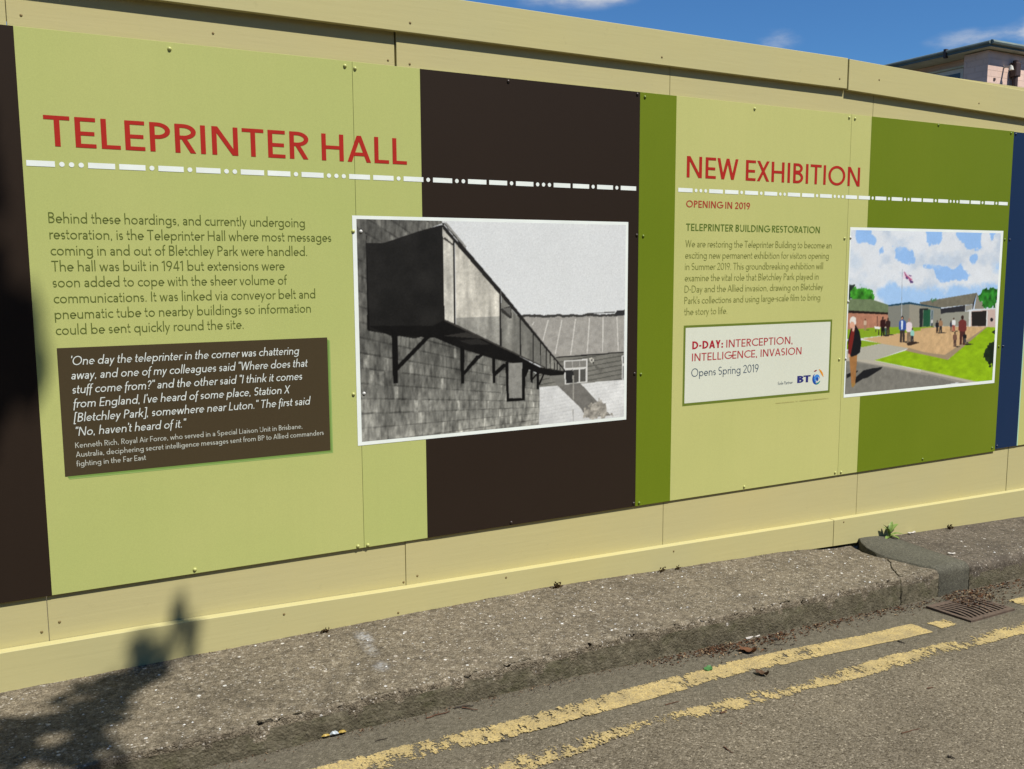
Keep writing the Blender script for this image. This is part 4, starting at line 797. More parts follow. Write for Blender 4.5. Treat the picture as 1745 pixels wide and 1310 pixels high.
def picture(name, rect, inner, nx, nz, layers, bgc, parent, off, skyl=None, nblur=1, grain=1.):
    x0, x1, z0, z1 = inner
    gx, gz = np.meshgrid(np.linspace(x0, x1, nx), np.linspace(z0, z1, nz))
    img = np.tile(np.array(bgc, float), (nz, nx, 1)); img *= (.985+.03*vnoise(gx, gz, 7, 1))[..., None]
    if skyl:
        for grp in (0, 1, 2):
            mk = np.zeros((nz, nx, 1)); cc = None
            for c, p in skyl:
                kind = {138: 1, 152: 0, 190: 2}[c[0]]
                if kind == grp: mk[pip(gx, gz, p)] = 1; cc = c
            mk = gauss(mk[..., 0], 6 if grp == 1 else 14); nn = vnoise(gx, gz*1.2, 13, 30+grp, 5)-.5
            f = np.clip((mk+nn*(1.15 if grp == 1 else .8)+(.6 if grp == 1 else .3)*(vnoise(gx, gz*1.2, 55, 40+grp, 3)-.5)-.27)/(.22 if grp == 1 else .5), 0, 1); f = (f*f*(3-2*f)*np.clip(mk*6-.3, 0, 1)*(.95 if grp < 2 else .8))[..., None]
            img = img*(1-f)+np.array(cc, float)*f
        q = np.clip((vnoise(gx, gz*1.5, 9, 52, 6)-.47)*3.2, 0, .75)[..., None]; wt = np.clip((img[..., :1]-150)/50, 0, 1); img = img*(1-q*wt)+np.array((178, 192, 208))*q*wt
        img *= (.975+.05*vnoise(gx, gz*1.3, 22, 12, 5))[..., None]; img = np.clip(img, 0, 232)
    for L in layers: paint(img, gx, gz, L[0], L[1], L[2] if len(L) > 2 else None)
    img = blur(img, nblur); gn_ = np.random.default_rng(4).normal(0, 1, (nz, nx)); img = np.clip(img*(1+grain*.030*blur(gn_[..., None], 1)*2)+grain*blur(gn_[..., None], 1)*5, 0, 240)/255.
    if skyl is None: img = .45*img+.55*img.mean(2, keepdims=True)*np.array((1.0, 1.0, .985))
    L_ = np.where(img <= .04045, img/12.92, ((img+.055)/1.055)**2.4)*KW
    V = np.stack([gx.ravel(), np.full(gx.size, -.0012), gz.ravel()], 1)-np.array(off)
    idx = np.arange(nx*nz).reshape(nz, nx); F = np.stack([idx[:-1, :-1], idx[:-1, 1:], idx[1:, 1:], idx[1:, :-1]], -1).reshape(-1, 4)
    o = obj(name, V.tolist(), F.tolist(), M_PRINT, parent)
    at = o.data.color_attributes.new('ink', 'FLOAT_COLOR', 'POINT')
    at.data.foreach_set('color', np.concatenate([L_.reshape(-1, 3), np.ones((nx*nz, 1))], 1).astype(np.float32).ravel())
    return o
def mat_print():
    n = NB('printed picture', .5, .12); a = n.n('ShaderNodeVertexColor'); a.layer_name = 'ink'; n.base(a.outputs[0]); return n.m
M_PRINT = mat_print()

# ------------------------------------------------------------------ display boards screwed to the hoarding
def mat_sheet(name, c, c2=None):
    n = NB(name, .5, .12); f = n.noise(1.3, 3, .5); c2 = c2 or mul(c, 1.05)
    k = n.ramp(f, [(.3, mul(c, .975)), (.7, c2)]); sp = n.noise(320, 2, .5)
    k = n.mix(1., k, n.ramp(sp, [(.3, g(.955)), (.7, g(1.045))]), 'MULTIPLY')
    k = n.mix(1., k, n.ramp(n.noise(28, 4, .6, (1, 1, .05)), [(.35, g(1.006)), (.62, g(.995)), (.75, g(.982))]), 'MULTIPLY')
    n.base(k); n.bump(n.noise(2.2, 2), .004, .25); return n.m
M_LGREEN = mat_sheet('pale green print', pw((171, 179, 107)), pw((177, 180, 112)))
M_LGREEN2 = mat_sheet('pale olive print', pw((180, 182, 113)), pw((185, 184, 117)))
M_BROWN = mat_sheet('dark brown print', pw((42, 33, 26)))
M_GREEN = mat_sheet('mid green print', pw((100, 118, 24)), pw((106, 121, 28)))
M_BLUE = mat_sheet('navy blue print', pw((25, 44, 74)))
M_WHITE = flat('white ink', pw((224, 230, 224)), .45)
M_RED = flat('red ink', pw((166, 42, 33)), .45)
M_RED2 = flat('dull red ink', pw((165, 66, 50)), .45)
M_OLIVE = flat('dark olive ink', pw((92, 102, 46)), .45)
M_OLIVE2 = flat('olive ink', pw((92, 112, 44)), .45)
M_OLIVE3 = flat('pale olive ink', pw((128, 132, 68)), .45)
M_QBOX = mat_sheet('umber print', pw((68, 58, 40)))
M_QTXT = flat('grey white ink', pw((206, 212, 206)), .45)
M_QTXT2 = flat('grey ink', pw((182, 184, 172)), .45)
M_BOXW = mat_sheet('off white print', pw((204, 207, 190)))
M_BOXB = flat('moss green ink', pw((102, 116, 44)), .45)
M_PSH = flat('mid green ink drop shadow', pw((136, 164, 92)), .45)
M_CRIM = flat('crimson ink', pw((164, 34, 50)), .45); M_CRIM2 = flat('soft crimson ink', pw((168, 62, 66)), .45)
M_SLATE = flat('slate ink', pw((72, 86, 100)), .45); M_NAVY = flat('navy ink', pw((48, 50, 112)), .45)
M_LBLUE = flat('azure ink', pw((66, 128, 200)), .45); M_DBLUE = flat('royal blue ink', pw((34, 76, 156)), .45)
M_TEAL = flat('teal ink', pw((24, 132, 128)), .45); M_ORANGE = flat('orange ink', pw((214, 140, 40)), .45); M_PLUM = flat('plum ink', pw((140, 60, 70)), .45)
ST, SB = ZO+.7122, ZO-1.0141
def sheet(x0, x1, label, mat, ztop=ST, zbot=SB):
    o = empty('display_board', (x0, .004, zbot)); tag(o, label, 'display board', 'printed display boards screwed along the hoarding')
    m = MB(); m.box(x0+.0006, x1-.0006, 0, .0035, zbot, ztop, .0004)
    add(o, m, 'sheet', mat); return o
def add(root, mb, name, mat, parent=None, smooth=False):
    off = Vector(root.location); mb.v = [tuple(Vector(v)-off) for v in mb.v]
    return mb.build(name, mat, parent or root, smooth)
def rect(x0, x1, z0, z1, y):
    m = MB(); m.quad((x0, y, z0), (x1, y, z0), (x1, y, z1), (x0, y, z1)); return m
def screws(root, pts, mat):
    for x, z in pts:
        m = MB(); m.dome((x, -.0002, z), .0066, .0058, 12, 5); add(root, m, 'screw', mat, None, True)
zr_ = [ZO+.695, ZO+.134, ZO-.443, ZO-1.0015]
M_SCG = flat('pale green screw cap', pw((176, 178, 108)), .3, .5); M_SCB = flat('dark brown screw cap', pw((52, 42, 36)), .3, .5)
M_SCM = flat('mid green screw cap', pw((104, 122, 34)), .3, .5); M_SCW = flat('bare metal screw', pw((190, 190, 186)), .3, .6); M_SCN = flat('navy screw cap', pw((26, 40, 66)), .3, .5)
A = sheet(-1.22, 0, 'left hand display board with a red heading, olive paragraph and brown quotation box', M_LGREEN)
B = sheet(0, 1.22, 'display board with a black and white photograph of a duct on a brown ground', M_LGREEN)
Cc = sheet(1.22, 2.44, 'pale green display board headed NEW EXHIBITION with a white boxed notice', M_LGREEN2)
D = sheet(2.44, 3.66, 'mid green display board with a colour picture of people at a building', M_LGREEN2)
E = sheet(3.66, 4.88, 'navy blue edged display board at the far right, cut off by the frame', M_LGREEN2, ST-.002, SB+.012)
add(A, rect(-1.2196, -1.0309, SB, ST-.0004, -.0004), 'colour_band', M_BROWN)
add(B, rect(.2521, 1.2196, SB, ST-.0004, -.0004), 'colour_band', M_BROWN)
add(Cc, rect(1.2204, 1.4069, SB, ST-.0004, -.0004), 'colour_band', M_GREEN)
add(D, rect(2.5744, 3.6596, SB, ST-.0004, -.0004), 'colour_band', M_GREEN)
add(E, rect(3.6604, 3.853, SB+.012, ST-.0024, -.0004), 'colour_band', M_BLUE)
add(E, rect(3.8532, 3.862, SB+.012, ST-.0024, -.0003), 'edge_stripe', flat('pale turquoise ink', pw((160, 196, 170)), .45))
screws(A, [(-.598, ZO+.692), (-.026, zr_[0]), (-.0115, zr_[1]), (-.026, zr_[2]), (-.598, ZO-1.0), (-.024, ZO-1.005), (-1.2, zr_[0]), (-1.2, zr_[1]), (-1.2, zr_[2]), (-1.2, zr_[3])], M_SCG)
screws(B, [(.010, ZO+.69), (.014, ZO-1.006)], M_SCG); screws(B, [(.0165, zr_[1]), (.0135, zr_[2])], M_SCW)
screws(B, [(.611, ZO+.70), (1.206, ZO+.702), (1.211, ZO+.137), (1.208, ZO-.44), (1.211, ZO-1.0), (.614, ZO-1.003)], M_SCB)
screws(Cc, [(1.244, ZO+.694), (1.244, ZO+.133), (1.241, ZO-.444), (1.240, ZO-1.002)], M_SCM)
screws(Cc, [(1.837, ZO+.692), (2.423, ZO+.696), (2.423, ZO+.137), (2.419, ZO-.441), (2.421, ZO-.999), (1.835, ZO-1.001)], M_SCG)
screws(D, [(2.462, ZO+.694), (2.462, ZO-1.001)], M_SCG); screws(D, [(2.4635, ZO+.14), (2.4645, ZO-.164), (2.463, ZO-.44)], M_SCW)
screws(D, [(3.053, ZO+.704), (3.634, ZO+.701), (3.635, ZO+.144), (3.638, ZO-.432), (3.634, ZO-.993), (3.061, ZO-.997)], M_SCM)
screws(E, [(3.676, ZO+.699), (3.676, ZO+.144), (3.676, ZO-.432), (3.676, ZO-.985)], M_SCN)
# headings
def heading(root, s, x0, z0, cap, w, x1):
    hp = None
    for m in text(None, s, x0, z0, cap, w, x1, n=14): add(root, m, 'heading_word', M_RED)
heading(A, 'TELEPRINTER HALL', -.968, ZO+.3735, .0900, .130, .196)
heading(Cc, 'NEW EXHIBITION', 1.467, ZO+.382, .0885, .130, 2.510)
# the dot and dash rule that runs across each pair of boards
SEQ = '-...--.-.-..--.'*2+'-...--.-.-'
def dashes(x0, x1, z, seam, r0, r1):
    nd = SEQ.count('-'); no = SEQ.count('.'); dl = .0768; dd = .0150; gap = ((x1-x0)-nd*dl-no*dd)/(nd+no-1); x = x0; hh = .0084
    ms = [MB(), MB()]
    for s in SEQ:
        wd = dl if s == '-' else dd; mm = ms[0] if x+wd/2 < seam else ms[1]; z_ = z+.0052*(x-x0)/(x1-x0)
        if s == '-': mm.quad((x, -.0008, z_-hh), (x+wd, -.0008, z_-hh), (x+wd, -.0008, z_+hh), (x, -.0008, z_+hh))
        else: mm.poly([(x+dd/2+dd/2*math.cos(t*math.pi/7), -.0008, z_+dd/2*math.sin(t*math.pi/7)) for t in range(14)])
        x += wd+gap
    add(r0, ms[0], 'dashed_rule', M_WHITE); add(r1, ms[1], 'dashed_rule', M_WHITE)
dashes(-1.021, 1.205, ZO+.3205, 0, A, B); dashes(1.423, 3.6415, ZO+.3285, 2.44, Cc, D)
# paragraph on the left board
m = MB(); zz = .1455
for s, x1 in [('Behind these hoardings, and currently undergoing', -.184), ('restoration, is the Teleprinter Hall where most messages', -.092), ('coming in and out of Bletchley Park were handled.', -.179), ('The hall was built in 1941 but extensions were', -.259), ('soon added to cope with the sheer volume of', -.252), ('communications. It was linked via conveyor belt and', -.155), ('pneumatic tube to nearby buildings so information', -.172), ('could be sent quickly round the site.', -.404)]:
    text(m, s, -.9715, ZO+zz, .0318, .090, x1); zz -= .0486
add(A, m, 'paragraph', M_OLIVE)
# quotation box
for i, (q, c) in enumerate(((.010, (136, 164, 92)), (.0055, (112, 142, 70)))):  # the box's printed drop shadow, drawn as two steps of green ink
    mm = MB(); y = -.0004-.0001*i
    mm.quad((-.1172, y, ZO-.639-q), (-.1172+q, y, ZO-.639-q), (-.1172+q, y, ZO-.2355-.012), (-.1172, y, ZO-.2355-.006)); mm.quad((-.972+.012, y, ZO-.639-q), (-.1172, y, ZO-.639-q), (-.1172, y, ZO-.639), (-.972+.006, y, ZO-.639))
    add(A, mm, 'printed_drop_shadow', flat('green ink drop shadow', pw(c), .45))
qb = add(A, rect(-.972, -.117, ZO-.639, ZO-.2355, -.0007), 'quote_box', M_QBOX)
m = MB(); zz = -.2900
for s, x1 in [('\u2018One day the teleprinter in the corner was chattering', -.217), ('away, and one of my colleagues said \u201cWhere does that', -.188), ('stuff come from?\u201d and the other said \u201cI think it comes', -.208), ('from England, I\u2019ve heard of some place, Station X', -.254), ('[Bletchley Park], somewhere near Luton.\u201d The first said', -.184), ('\u201cNo, haven\u2019t heard of it.\u201d', -.603)]:
    text(m, s, -.9375, ZO+zz, .0278, .099, x1-.004, 0, True, -.0011); zz -= .0446
add(A, m, 'quotation', M_QTXT, qb)
m = MB(); zz = -.5512
for s, x1 in [('Kenneth Rich, Royal Air Force, who served in a Special Liaison Unit in Brisbane,', -.216), ('Australia, deciphering secret intelligence messages sent from BP to Allied commanders', -.140), ('fighting in the Far East', -.733)]:
    text(m, s, -.938, ZO+zz, .0176, .105, x1, 0, False, -.0011, 6); zz -= .0293
add(A, m, 'credit', M_QTXT2, qb)
# small type on the right board
m = MB(); text(m, 'OPENING IN 2019', 1.467, ZO+.2575, .0290, .142, 1.825); add(Cc, m, 'opening_line', M_RED2)
m = MB(); text(m, 'TELEPRINTER BUILDING RESTORATION', 1.4685, ZO+.1590, .0300, .138, 2.2585); add(Cc, m, 'subheading', M_OLIVE2)
m = MB(); zz = .0895
for s, x1 in [('We are restoring the Teleprinter Building to become an', 2.339), ('exciting new permanent exhibition for visitors opening', 2.323), ('in Summer 2019. This groundbreaking exhibition will', 2.288), ('examine the vital role that Bletchley Park played in', 2.261), ('D-Day and the Allied invasion, drawing on Bletchley', 2.293), ("Park's collections and using large-scale film to bring", 2.277), ('the story to life.', 1.708)]:
    text(m, s, 1.467, ZO+zz, .0302, .088, x1); zz -= .0485
add(Cc, m, 'paragraph', M_OLIVE3)
nb = add(Cc, rect(1.466, 2.362, ZO-.5988, ZO-.2465, -.0004), 'notice_box', M_BOXB)
add(Cc, rect(1.4768, 2.3506, ZO-.5872, ZO-.2570, -.0006), 'notice_ground', M_BOXW, nb)
m = MB(); text(m, 'D-DAY:', 1.5145, ZO-.3515, .0345, .19, 1.689, y=-.0010); add(Cc, m, 'notice_title', M_CRIM, nb)
m = MB(); text(m, 'INTERCEPTION,', 1.707, ZO-.3522, .0345, .125, 2.108, y=-.0010); text(m, 'INTELLIGENCE, INVASION', 1.514, ZO-.4040, .0340, .125, 2.167, y=-.0010); add(Cc, m, 'notice_title', M_CRIM2, nb)
m = MB(); text(m, 'Opens Spring 2019', 1.512, ZO-.4725, .0365, .095, 1.902, y=-.0010); add(Cc, m, 'notice_date', M_SLATE, nb)
m = MB(); text(m, 'Sole Partner', 2.022, ZO-.5408, .0150, .10, 2.117, 0, True, -.0010, 6); add(Cc, m, 'partner_line', M_SLATE, nb)
m = MB(); text(m, 'BT', 2.146, ZO-.5395, .0335, .20, 2.232, track=-.10, y=-.0010, n=12); add(Cc, m, 'logo_letters', M_NAVY, nb)
gx_, gz_ = 2.272, ZO-.524
def lune(a0, a1, r0, r1, off=(0, 0), n=14):
    m = MB()
    for i in range(n):
        t0 = R(a0+(a1-a0)*i/n); t1 = R(a0+(a1-a0)*(i+1)/n); f0 = math.sin(math.pi*i/n)**.7 if 0 < i < n else 0; f1 = math.sin(math.pi*(i+1)/n)**.7 if i+1 < n else 0
        q = []
        for t, f in ((t0, f0), (t1, f1)):
            ri = r1-(r1-r0)*f; q.append(((gx_+off[0]+ri*math.cos(t), gz_+off[1]+ri*math.sin(t)), (gx_+off[0]+r1*math.cos(t), gz_+off[1]+r1*math.sin(t))))
        m.quad(*[(p[0], -.0010-lune.k*3e-5, p[1]) for p in (q[0][0], q[0][1], q[1][1], q[1][0])])
    lune.k += 1; return m
lune.k = 0
lg = add(Cc, lune(118, 292, .0155, .0285, (0, -.002)), 'globe_crescent', M_DBLUE, nb)
m = MB(); m.poly([(gx_+.001+.0195*math.cos(2*math.pi*t/20), -.00115, gz_+.0185*math.sin(2*math.pi*t/20)) for t in range(20)]); add(Cc, m, 'globe_disc', M_LBLUE, nb)
m = MB(); m.poly([(gx_+.007+.0125*math.cos(2*math.pi*t/18), -.0012, gz_-.008+.013*math.sin(2*math.pi*t/18)) for t in range(18)]); add(Cc, m, 'globe_eye', M_BOXW, nb)
m = MB(); m.poly([(gx_+.004+.0085*math.cos(2*math.pi*t/18), -.00125, gz_-.0045+.010*math.sin(2*math.pi*t/18)) for t in range(18)]); add(Cc, m, 'globe_pupil', M_DBLUE, nb)
add(Cc, lune(2, 76, .0318, .0425, (.002, .002)), 'globe_arc', M_ORANGE, nb); add(Cc, lune(88, 122, .0335, .0405, (0, 0)), 'globe_arc', M_PLUM, nb); add(Cc, lune(262, 335, .017, .0275, (0, -.003)), 'globe_arc', M_TEAL, nb)
# unreadably small footnote: a row of fine ticks
m = MB(); rr = random.Random(3); x = 2.014
while x < 2.352:
    wd = rr.uniform(.003, .0065)
    if rr.random() > .14: m.quad((x, -.0006, ZO-.6290), (x+wd*.55, -.0006, ZO-.6290), (x+wd*.55, -.0006, ZO-.6290+rr.uniform(.0035, .0062)), (x, -.0006, ZO-.6290+.004))
    x += wd
add(Cc, m, 'footnote', flat('faint olive ink', pw((160, 152, 92)), .45))
# framed pictures
def framed(root, name, r, bord, nx, nz, layers, bgc, skyl, label, nblur):
    f = add(root, rect(r[0], r[1], r[2], r[3], -.0009), name, M_WHITE); f['label'] = label
    picture('image', r, (r[0]+bord[0], r[1]-bord[1], r[2]+bord[2], r[3]-bord[3]), nx, nz, layers, bgc, f, tuple(root.location), skyl, nblur, (.42 if skyl is None else .25))
framed(B, 'photograph', (-.0145, 1.1675, ZO-.6325, ZO+.189), (.0155, .0125, .0135, .012), 520, 360, P1, (205, 211, 214), None, 'black and white photograph of a duct on a block wall', 1)
framed(D, 'picture', (2.4585, 3.619, ZO-.631, ZO+.190), (.008, .020, .0165, .013), 500, 360, P2, (210, 215, 220), S2, 'colour picture of people outside low buildings', 2)
SHP = [(-1.192, -0.23), (-1.088, -0.241), (-1.048, -0.14), (-0.985, -0.073), (-0.898, -0.056), (-0.808, -0.049), (-0.69, -0.066), (-0.74, -0.15), (-0.825, -0.198), (-0.864, -0.267), (-0.838, -0.346), (-0.883, -0.385), (-0.958, -0.423), (-0.939, -0.53), (-0.932, -0.642), (-1.191, -0.504)]
# ------------------------------------------------------------------ drain grate in the gutter
M_IRON = (lambda n: (n.base(n.ramp(n.noise(40, 5, .7), [(.3, (.06, .043, .032, 1)), (.6, (.12, .085, .062, 1)), (.8, (.17, .12, .08, 1))])), n.bump(n.noise(90, 4, .7), .002), n.m)[-1])(NB('rusty cast iron', .8, .3))
M_DARK = flat('painted pit shade', (.006, .006, .005, 1), .9, .1)
dg = tag(empty('drain_grate', (2.53, -.685, road_z(2.53, -.68))), 'rusty square iron drain grate half buried in dead leaves by the kerb', 'drain')
dg.rotation_euler = (0, .045, R(4)); dg.scale = (.95, .9, 1)
def ring(m, x0, x1, y0, y1, t, z0, z1):
    for a in ((x0, x1, y0, y0+t), (x0, x1, y1-t, y1), (x0, x0+t, y0+t, y1-t), (x1-t, x1, y0+t, y1-t)):
        i = len(m.v); m.v += [(x, y, z) for z in (z0, z1) for y in (a[2], a[3]) for x in (a[0], a[1])]
        m.f += [(i+4, i+5, i+7, i+6), (i, i+1, i+5, i+4), (i+3, i+2, i+6, i+7), (i+2, i, i+4, i+6), (i+1, i+3, i+7, i+5)]
m = MB(); ring(m, -.175, .175, -.115, .115, .024, 0, .010); m.build('frame', M_IRON, dg)
m = MB(); m.quad((-.16, -.1, .0015), (.16, -.1, .0015), (.16, .1, .0015), (-.16, .1, .0015)); m.build('pit_shade_plate', M_DARK, dg)  # near-black plate painting in the pit's shade; no pit modelled below
m = MB()
for k in range(10):
    xc = -.142+k*.031; pts = []
    for j in range(9):
        t = j/8; y = -.092+.184*t; pts.append((xc+.030*math.sin(t*math.pi)*(1 if k < 7 else .4)-.010*t, y))
    for j in range(8):
        a, b = pts[j], pts[j+1]; hw = .0078; i = len(m.v)
        for p in (a, b): m.v += [(p[0]-hw, p[1], .003), (p[0]+hw, p[1], .003), (p[0]+hw, p[1], .009), (p[0]-hw, p[1], .009)]
        m.f += [(i+3, i+2, i+6, i+7), (i, i+3, i+7, i+4), (i+2, i+1, i+5, i+6)]
m.build('bars', M_IRON, dg)

# ------------------------------------------------------------------ litter along the gutter
def leafmat(name, cols):
    n = NB(name, .8, .2); v = n.n('ShaderNodeObjectInfo'); f = n.noise(60, 3)
    n.base(n.ramp(f, [(.3, cols[0]), (.7, cols[1])])); return n.m
M_DL = [leafmat('dead leaf '+a, c) for a, c in (('rust', ((.085, .038, .018, 1), (.16, .075, .035, 1))), ('brown', ((.055, .032, .018, 1), (.12, .07, .038, 1))), ('straw', ((.20, .14, .075, 1), (.34, .25, .15, 1))), ('grey', ((.09, .08, .06, 1), (.2, .18, .15, 1))))]
def frag(V, F, c, L, W, rz, tilt, roll, curl, rnd):
    M_ = Matrix.Translation(c) @ Matrix.Rotation(rz, 4, 'Z') @ Matrix.Rotation(tilt, 4, 'Y') @ Matrix.Rotation(roll, 4, 'X')
    i = len(V); pr = [(-.5, 0), (-.2, .42), (.2, .46), (.5, .05), (.22, -.44), (-.2, -.40)]
    V.append(tuple(M_ @ Vector((0, 0, -curl*.4*L))))
    for x, y in pr: V.append(tuple(M_ @ Vector((x*L*rnd.uniform(.8, 1.15), y*W*rnd.uniform(.7, 1.2), curl*L*(x*x+y*y*1.5)*1.6))))
    for k in range(6): F.append((i, i+1+k, i+1+(k+1) % 6))
rr = random.Random(11); V = []; F = []; MI = []
def zone(n, xa, xb, off, spread, sz, wts, zf=None):
    for _ in range(n):
        x = rr.uniform(xa, xb); y = kerb_y(x)-off-abs(rr.gauss(0, spread)); L = rr.uniform(*sz); k0 = len(F)
        z = (zf(x, y) if zf else road_z(x, y)+.0015)+rr.uniform(0, .004)
        frag(V, F, (x, y, z), L, L*rr.uniform(.18, .6), rr.uniform(0, 6.3), rr.gauss(0, .3), rr.gauss(0, .35), rr.uniform(0, .5), rr)
        MI.extend([rr.choices(range(4), wts)[0]]*(len(F)-k0))
zone(260, -.9, .9, .004, .022, (.003, .010), (3, 5, 2, 4))
zone(330, .85, 1.25, .004, .035, (.004, .014), (6, 5, 2, 2))
zone(420, 1.1, 1.55, .01, .05, (.004, .018), (6, 5, 2, 2))
zone(520, 1.45, 2.25, .006, .035, (.004, .015), (7, 4, 2, 1))
zone(260, 2.2, 2.5, .015, .04, (.003, .012), (4, 4, 2, 3))
zone(650, 2.52, 2.78, .03, .09, (.004, .016), (7, 5, 2, 1), lambda x, y: road_z(x, y)+.010+.012*max(0, 1-abs(x-2.66)/.12))
zone(900, 2.7, 3.9, .012, .06, (.004, .017), (7, 5, 2, 1))
zone(240, 2.75, 4.2, .05, .16, (.004, .014), (4, 5, 2, 3))
zone(1500, .2, 2.5, .002, .028, (.0015, .005), (5, 6, 1, 2))
zone(900, 1.05, 1.5, .01, .05, (.0015, .006), (6, 5, 1, 2))
zone(900, 2.6, 3.8, .01, .06, (.0015, .006), (6, 5, 1, 2))
zone(500, -.9, .4, .002, .02, (.0015, .005), (3, 6, 1, 3))
zone(160, -.6, 3.2, .02, .45, (.003, .008), (3, 6, 1, 4))
for _ in range(1300):
    x = rr.uniform(-1.3, 4.0); y = -.026-abs(rr.gauss(0, .012)); L = rr.uniform(.0015, .0055); k0 = len(F)
    if mnoise.noise((x*4, 5, 1)) < -.05: continue
    frag(V, F, (x, y, base_z(x)+.02*y+sag(x, y)+.003), L, L*rr.uniform(.3, .8), rr.uniform(0, 6.3), rr.gauss(0, .4), rr.gauss(0, .4), .3, rr); MI.extend([rr.choices(range(4), (3, 5, 3, 4))[0]]*(len(F)-k0))
tag(obj('leaf_litter', V, F, M_DL, None, False, (0, 0, 0), MI), 'drift of rust brown dead leaf scraps lying in the gutter along the kerb', 'leaf litter', None, 'stuff')
# grit and pale chippings loose on the pavement
V = []; F = []; MI = []
def pebble(c, r):
    i = len(V)
    for k in range(5):
        t = k*1.2566+rr.uniform(-.3, .3); q = r*rr.uniform(.7, 1.25); V.append((c[0]+q*math.cos(t)*1.3, c[1]+q*math.sin(t), c[2]-.001))
    V.append((c[0], c[1], c[2]+r*.55))
    for k in range(5): F.append((i+k, i+(k+1) % 5, i+5))
    MI.extend([rr.choices((0, 1, 2), (5, 3, 2))[0]]*5)
M_GR = [flat('white chipping', (.62, .62, .6, 1), .6), flat('buff chipping', (.42, .34, .24, 1), .7), flat('grey chipping', (.3, .29, .27, 1), .7)]
for _ in range(520):
    x = rr.uniform(-1.5, 3.9); y = rr.uniform(kerb_y(x)+.02, -.035)
    if 2.46 < x < 2.8: continue
    if x > 2.8 and rr.random() > .5: continue
    pebble((x, y, base_z(x)+.02*y+sag(x, y)+.001), abs(rr.gauss(.0016, .0012))+.0008)
tag(obj('loose_chippings', V, F, M_GR, None, False, (0, 0, 0), MI), 'pale stone chippings scattered over the pavement surface', 'chippings', None, 'stuff')
# single finds
def curled(name, c, L, W, rz, curl, mat, label, cat, group=None, tilt=0.):
    n = 7; V = []; F = []
    for i in range(n):
        for j in range(5):
            u = i/(n-1)-.5; v = j/4-.5; ww = W*math.sqrt(max(.02, 1-(2*u)**2))*(1+.15*math.sin(9*u+c[0]*20))
            V.append((u*L, v*ww, curl*L*(u*u*1.4+abs(v)*.55*(1+u)) + .004*math.sin(14*u+v*6)))
    for i in range(n-1):
        for j in range(4): a = i*5+j; F.append((a, a+5, a+6, a+1))
    o = obj(name, V, F, mat, None, True, (c[0], c[1], road_z(c[0], c[1])+.004 if len(c) < 3 else c[2])); o.rotation_euler = (0, tilt, rz)
    return tag(o, label, cat, group)
gl = 'dead leaves lying by the yellow line'
curled('dead_leaf', (1.262, -.660), .066, .036, -.9, .5, M_DL[0], 'curled rust brown dead leaf lying between the kerb and the yellow line', 'leaf', gl, .1)
curled('dead_leaf', (1.160, -.846), .05, .028, -1.2, .5, M_DL[1], 'small dark brown dead leaf on the lower edge of the inner yellow line', 'leaf', gl)
curled('green_leaf', (1.0165, -.728), .04, .028, .4, .2, flat('fresh green leaf', (.06, .16, .05, 1), .5), 'small fresh green leaf lying on the upper edge of the yellow line', 'leaf')
M_PAPER = flat('dirty white card', (.52, .49, .45, 1), .7, .2, .15, 60)
def strip(name, a, b, wid, th, mat, label, cat, group=None, zf=road_z, lift=.003):
    a = Vector((a[0], a[1], zf(*a)+lift)); b = Vector((b[0], b[1], zf(*b)+lift)); d = (b-a).normalized(); s = d.cross(Vector((0, 0, 1))).normalized(); V = []; F = []; n = 6
    for i in range(n+1):
        p = a.lerp(b, i/n); k = wid*(.75+.35*math.sin(i*1.9+a.x*9)); up = Vector((0, 0, th*(1+.8*math.sin(i*1.3))))
        V += [tuple(p-s*k/2), tuple(p+s*k/2), tuple(p+s*k/2*.9+up), tuple(p-s*k/2*.9+up)]
    for i in range(n):
        for k in range(4): q = i*4+k; r_ = i*4+(k+1) % 4; F.append((q, r_, r_+4, q+4))
    F += [(3, 2, 1, 0), tuple(n*4+k for k in range(4))]
    return tag(obj(name, V, F, mat), label, cat, group)
strip('paper_scrap', (1.355, -.545), (1.445, -.535), .028, .003, M_PAPER, 'long torn strip of white card against the foot of the kerb', 'litter')
pz = lambda x, y=0: base_z(x)+.02*y+.004
strip('paper_scrap', (2.812, -.359), (2.845, -.372), .014, .003, M_PAPER, 'small white scrap lying beside the dark tarmac patch', 'litter', None, pz)
strip('paper_scrap', (2.93, -.04), (2.985, -.034), .014, .003, M_PAPER, 'small white scrap at the foot of the hoarding beside the weed', 'litter', None, pz)
wr = tag(empty('sweet_wrapper', (-.313, -.588, road_z(-.313, -.588)+.006)), 'twisted yellow and white sweet wrapper in the gutter under the kerb', 'litter')
def lump(name, c, L, W, H, mat, par, seed):
    V = []; F = []; n = 6
    for i in range(n+1):
        u = i/n; r_ = .25+.75*math.sin(math.pi*u)
        for k in range(6): t = k*math.pi/3; V.append((c[0]+(u-.5)*L, c[1]+W/2*r_*math.cos(t)*(1+.3*mnoise.noise((u*5, t, seed))), c[2]+H*r_*(.5+.5*math.sin(t)+.25*mnoise.noise((u*7, t, seed+2)))))
    for i in range(n):
        for k in range(6): a = i*6+k; b = i*6+(k+1) % 6; F.append((a, b, b+6, a+6))
    return obj(name, V, F, mat, par)
M_YEL = flat('yellow foil', (.36, .25, .05, 1), .4, .4); M_FOIL = flat('silvery foil', (.42, .47, .5, 1), .35, .5)
lump('wrapper_end', (-.027, .0, 0), .032, .018, .009, M_YEL, wr, 1); lump('wrapper_middle', (0, 0, 0), .028, .018, .014, M_FOIL, wr, 3); lump('wrapper_end', (.024, .004, 0), .026, .016, .010, M_YEL, wr, 5)
wr.rotation_euler = (0, 0, -.17)
